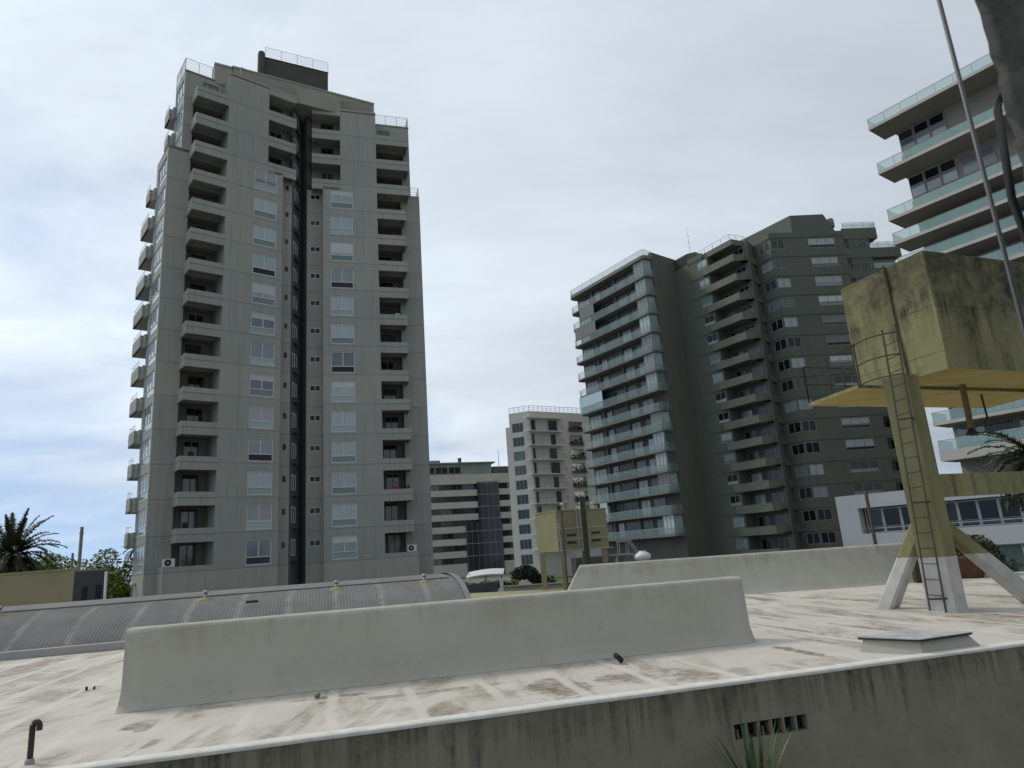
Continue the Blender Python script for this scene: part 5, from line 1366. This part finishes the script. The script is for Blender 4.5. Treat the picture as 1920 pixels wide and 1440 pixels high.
for i in range(6): leafblob(mb, (-.9 + i * .5, 40, -1.0 + rr.uniform(-.2, .2)), .4, .4, .4, 160, .09, rr, .3)
build('shrub', mb, M['leaf'], label='small green shrub behind the olive roofed shed', cat='shrub')
# small yellow elevated tank
st = thing('small_water_tank', (2.6, 35.5, GZ), 'small olive yellow box tank on posts in front of the cream tower', 'water tank')
yN, yL, yR = Vector((1.74, 35.0)), Vector((.74, 36.6)), Vector((4.36, 35.9)); yB = yL + (yR - yN)
mb = MB(); mb.hexa([tuple(yN), tuple(yR), tuple(yB), tuple(yL)], 1.64, 3.6)
build('tank', mb, stained('olive yellow sheet', (.27, .25, .13, 1), (.33, .31, .17, 1), (.2, .17, .08, 1), 3.6, .2, .1, .4, 1.4), st)
mb = MB(); mb.hexa([tuple(yN + Vector((.02, -.04))), tuple(yR + Vector((.04, -.02))), tuple(yB), tuple(yL + Vector((-.04, 0)))], 3.6, 3.66); build('lid', mb, M['y_roof'], st)
for p in ((.95, 36.3), (1.95, 35.15), (4.1, 35.9), (3.2, 37)):
    mb = MB(); mb.box(p[0] - .13, p[0] + .13, p[1] - .13, p[1] + .13, GZ, 1.63); build('leg', mb, M['olive'], st)
fy = Fr(yN, yR)
for i, (s, z) in enumerate(((.5, 2.35), (.5, 1.98), (1.85, 2.4), (1.85, 2.02))):
    mb = MB(); fy.box(mb, s, s + .48, -.02, .02, z, z + .1); build('louvre', mb, M['rust'], st)
mb = MB()
for s in (.1, .28, 1.1, 1.28, 1.62): mb.tube([fy.P(s, .12, 1.55), fy.P(s - .03, .12, 3.0 if s < 1 else 3.7)], .022, 4)
for z, s1 in ((2.72, 2.6), (2.2, 2.7), (1.66, 2.9)): mb.tube([fy.P(0, .14, z), fy.P(s1, .14, z)], .022, 4)
build('pipe_frame', mb, plain('pale galvanised pipe', (.42, .43, .40), .5, .1, 5), st)
mb = MB(); mb.box(2.95, 3.2, 34.3, 34.55, GZ, 4.15); build('tall_post', mb, plain('dark olive timber', (.055, .055, .03), .9, .3, 3), label='tall dark olive post in front of the small yellow tank', cat='post')
mb = MB(); mb.tube([(2.0, 34.6, GZ), (2.0, 34.6, 3.9)], .05, 6); build('thin_post', mb, M['rust'], label='thin dark post at the left corner of the small yellow tank', cat='post')
for i, p in enumerate((fy.P(.45, -.2, 3.66), fy.P(1.5, -.2, 3.66), fy.P(2.2, -.3, 3.66))):
    mb = MB(); mb.lathe(p, [(.07, 0), (.07, .25), (.11, .27), (.08, .34)], 8)
    build('breather_cap', mb, M['white_plastic'], label='little white breather cap on the small yellow tank, %s of three' % ('left', 'middle', 'right')[i], cat='cap', group='breather caps on the small yellow tank')
sr = thing('steel_stair', (5.2, 34, GZ), 'pale steel stair with handrails right of the small yellow tank', 'stair')
for dy in (0, .7):
    mb = MB(); mb.tube([(4.5, 33.5 + dy, 1.9), (5.1, 33.5 + dy, 1.9), (6.0, 33.5 + dy, .4), (6.4, 33.5 + dy, -.3)], .03, 5); mb.tube([(5.1, 33.5 + dy, 1.3), (6.0, 33.5 + dy, -.2)], .035, 5)
    for i in range(4): mb.tube([(4.55 + i * .42, 33.5 + dy, 1.9 - max(0, i - 1.3) * .7), (4.55 + i * .42, 33.5 + dy, 1.2 - max(0, i - 1.3) * .7)], .02, 4)
    build('handrail', mb, M['rail'], sr)
mb = MB()
for i in range(9): mb.box(5.1 + i * .16, 5.3 + i * .16, 33.5, 34.2, 1.25 - i * .25, 1.28 - i * .25)
mb.box(4.2, 5.15, 33.5, 34.2, 1.27, 1.33); build('treads', mb, M['metal'], sr)
for x, y in ((4.4, 33.6), (4.4, 34.1)):
    mb = MB(); mb.tube([(x, y, GZ), (x, y, 1.27)], .05, 5); build('post', mb, M['metal'], sr)
mb = MB(); mb.hexa([(2.9, 40), (5.6, 40), (5.6, 44), (2.9, 44)], GZ, 1.2); mb.box(4.9, 5.3, 39.4, 40, GZ, .9)
build('plant_room', mb, M['d_dark'], label='low dark plant room under and behind the small yellow tank', cat='shed')

# ================================================================ left background
ob = thing('olive_block', (-18, 27, GZ), 'long low olive block with dark grey right end, behind the curved roof', 'building')
oL, oR, oE = Vector((-30, 27.5)), Vector((-16.65, 26.0)), Vector((-16.05, 27.05))
mb = MB(); fo = Fr(oL, oR); facade(mb, fo, 0, fo.L, GZ, 2.24); b_ = oL + Vector((-3, 6)); c_ = oE + Vector((-3.6, 4.5))
mb.hexa([tuple(oL + Vector((.0, .01))), tuple(oR + Vector((0, .01))), tuple(oE), tuple(c_), tuple(b_)], GZ, 2.22)
build('wall', mb, M['olive'], ob)
mb = MB(); fe = Fr(oR + Vector((.02, 0)), oE + Vector((.05, 0)))
facade(mb, fe, 0, fe.L, GZ, 2.16, [(.28, .5, 1.0, 1.6, .012), (.78, 1.0, 1.0, 1.62, .012)], 0, mback=1); build('end_wall', mb, [M['hedge_wall'], M['black']], ob)
mb = MB(); fo.box(mb, 0, fo.L, -.3, .03, 2.24, 2.29); build('coping', mb, M['y_roof'], ob)
mb = MB(); mb.tube([(-15.82, 26.6, GZ), (-15.82, 26.6, 2.1)], .05, 8); build('downpipe', mb, M['wb'], ob)
for (x, y, z, r, lb) in ((-17.9, 28.2, 3.95, .075, 'taller grey timber pole standing behind the olive block'), (-18.45, 28.6, 2.95, .055, 'shorter grey pole just left of the taller pole')):
    mb = MB(); mb.tube([(x, y, GZ), (x, y, z)], r, 8, r1=r * .85); mb.tube([(x - .07, y - .02, z - .25), (x + .09, y - .02, z - .25)], .03, 5)
    build('utility_pole', mb, M['wood'], label=lb, cat='pole')
lp = thing('globe_lamp', (-30.6, 55, GZ), 'white globe lamp on a post among the trees at the foot of the left tower', 'lamp')
mb = MB(); mb.tube([(-30.6, 55, GZ), (-30.6, 55, 1.2)], .05, 6); build('post', mb, M['rail_dark'], lp)
mb = MB(); mb.lathe((-30.6, 55, 1.15), [(.06, 0), (.17, .08), (.21, .2), (.17, .33), (.05, .4)], 14); build('globe', mb, M['white_plastic'], lp)
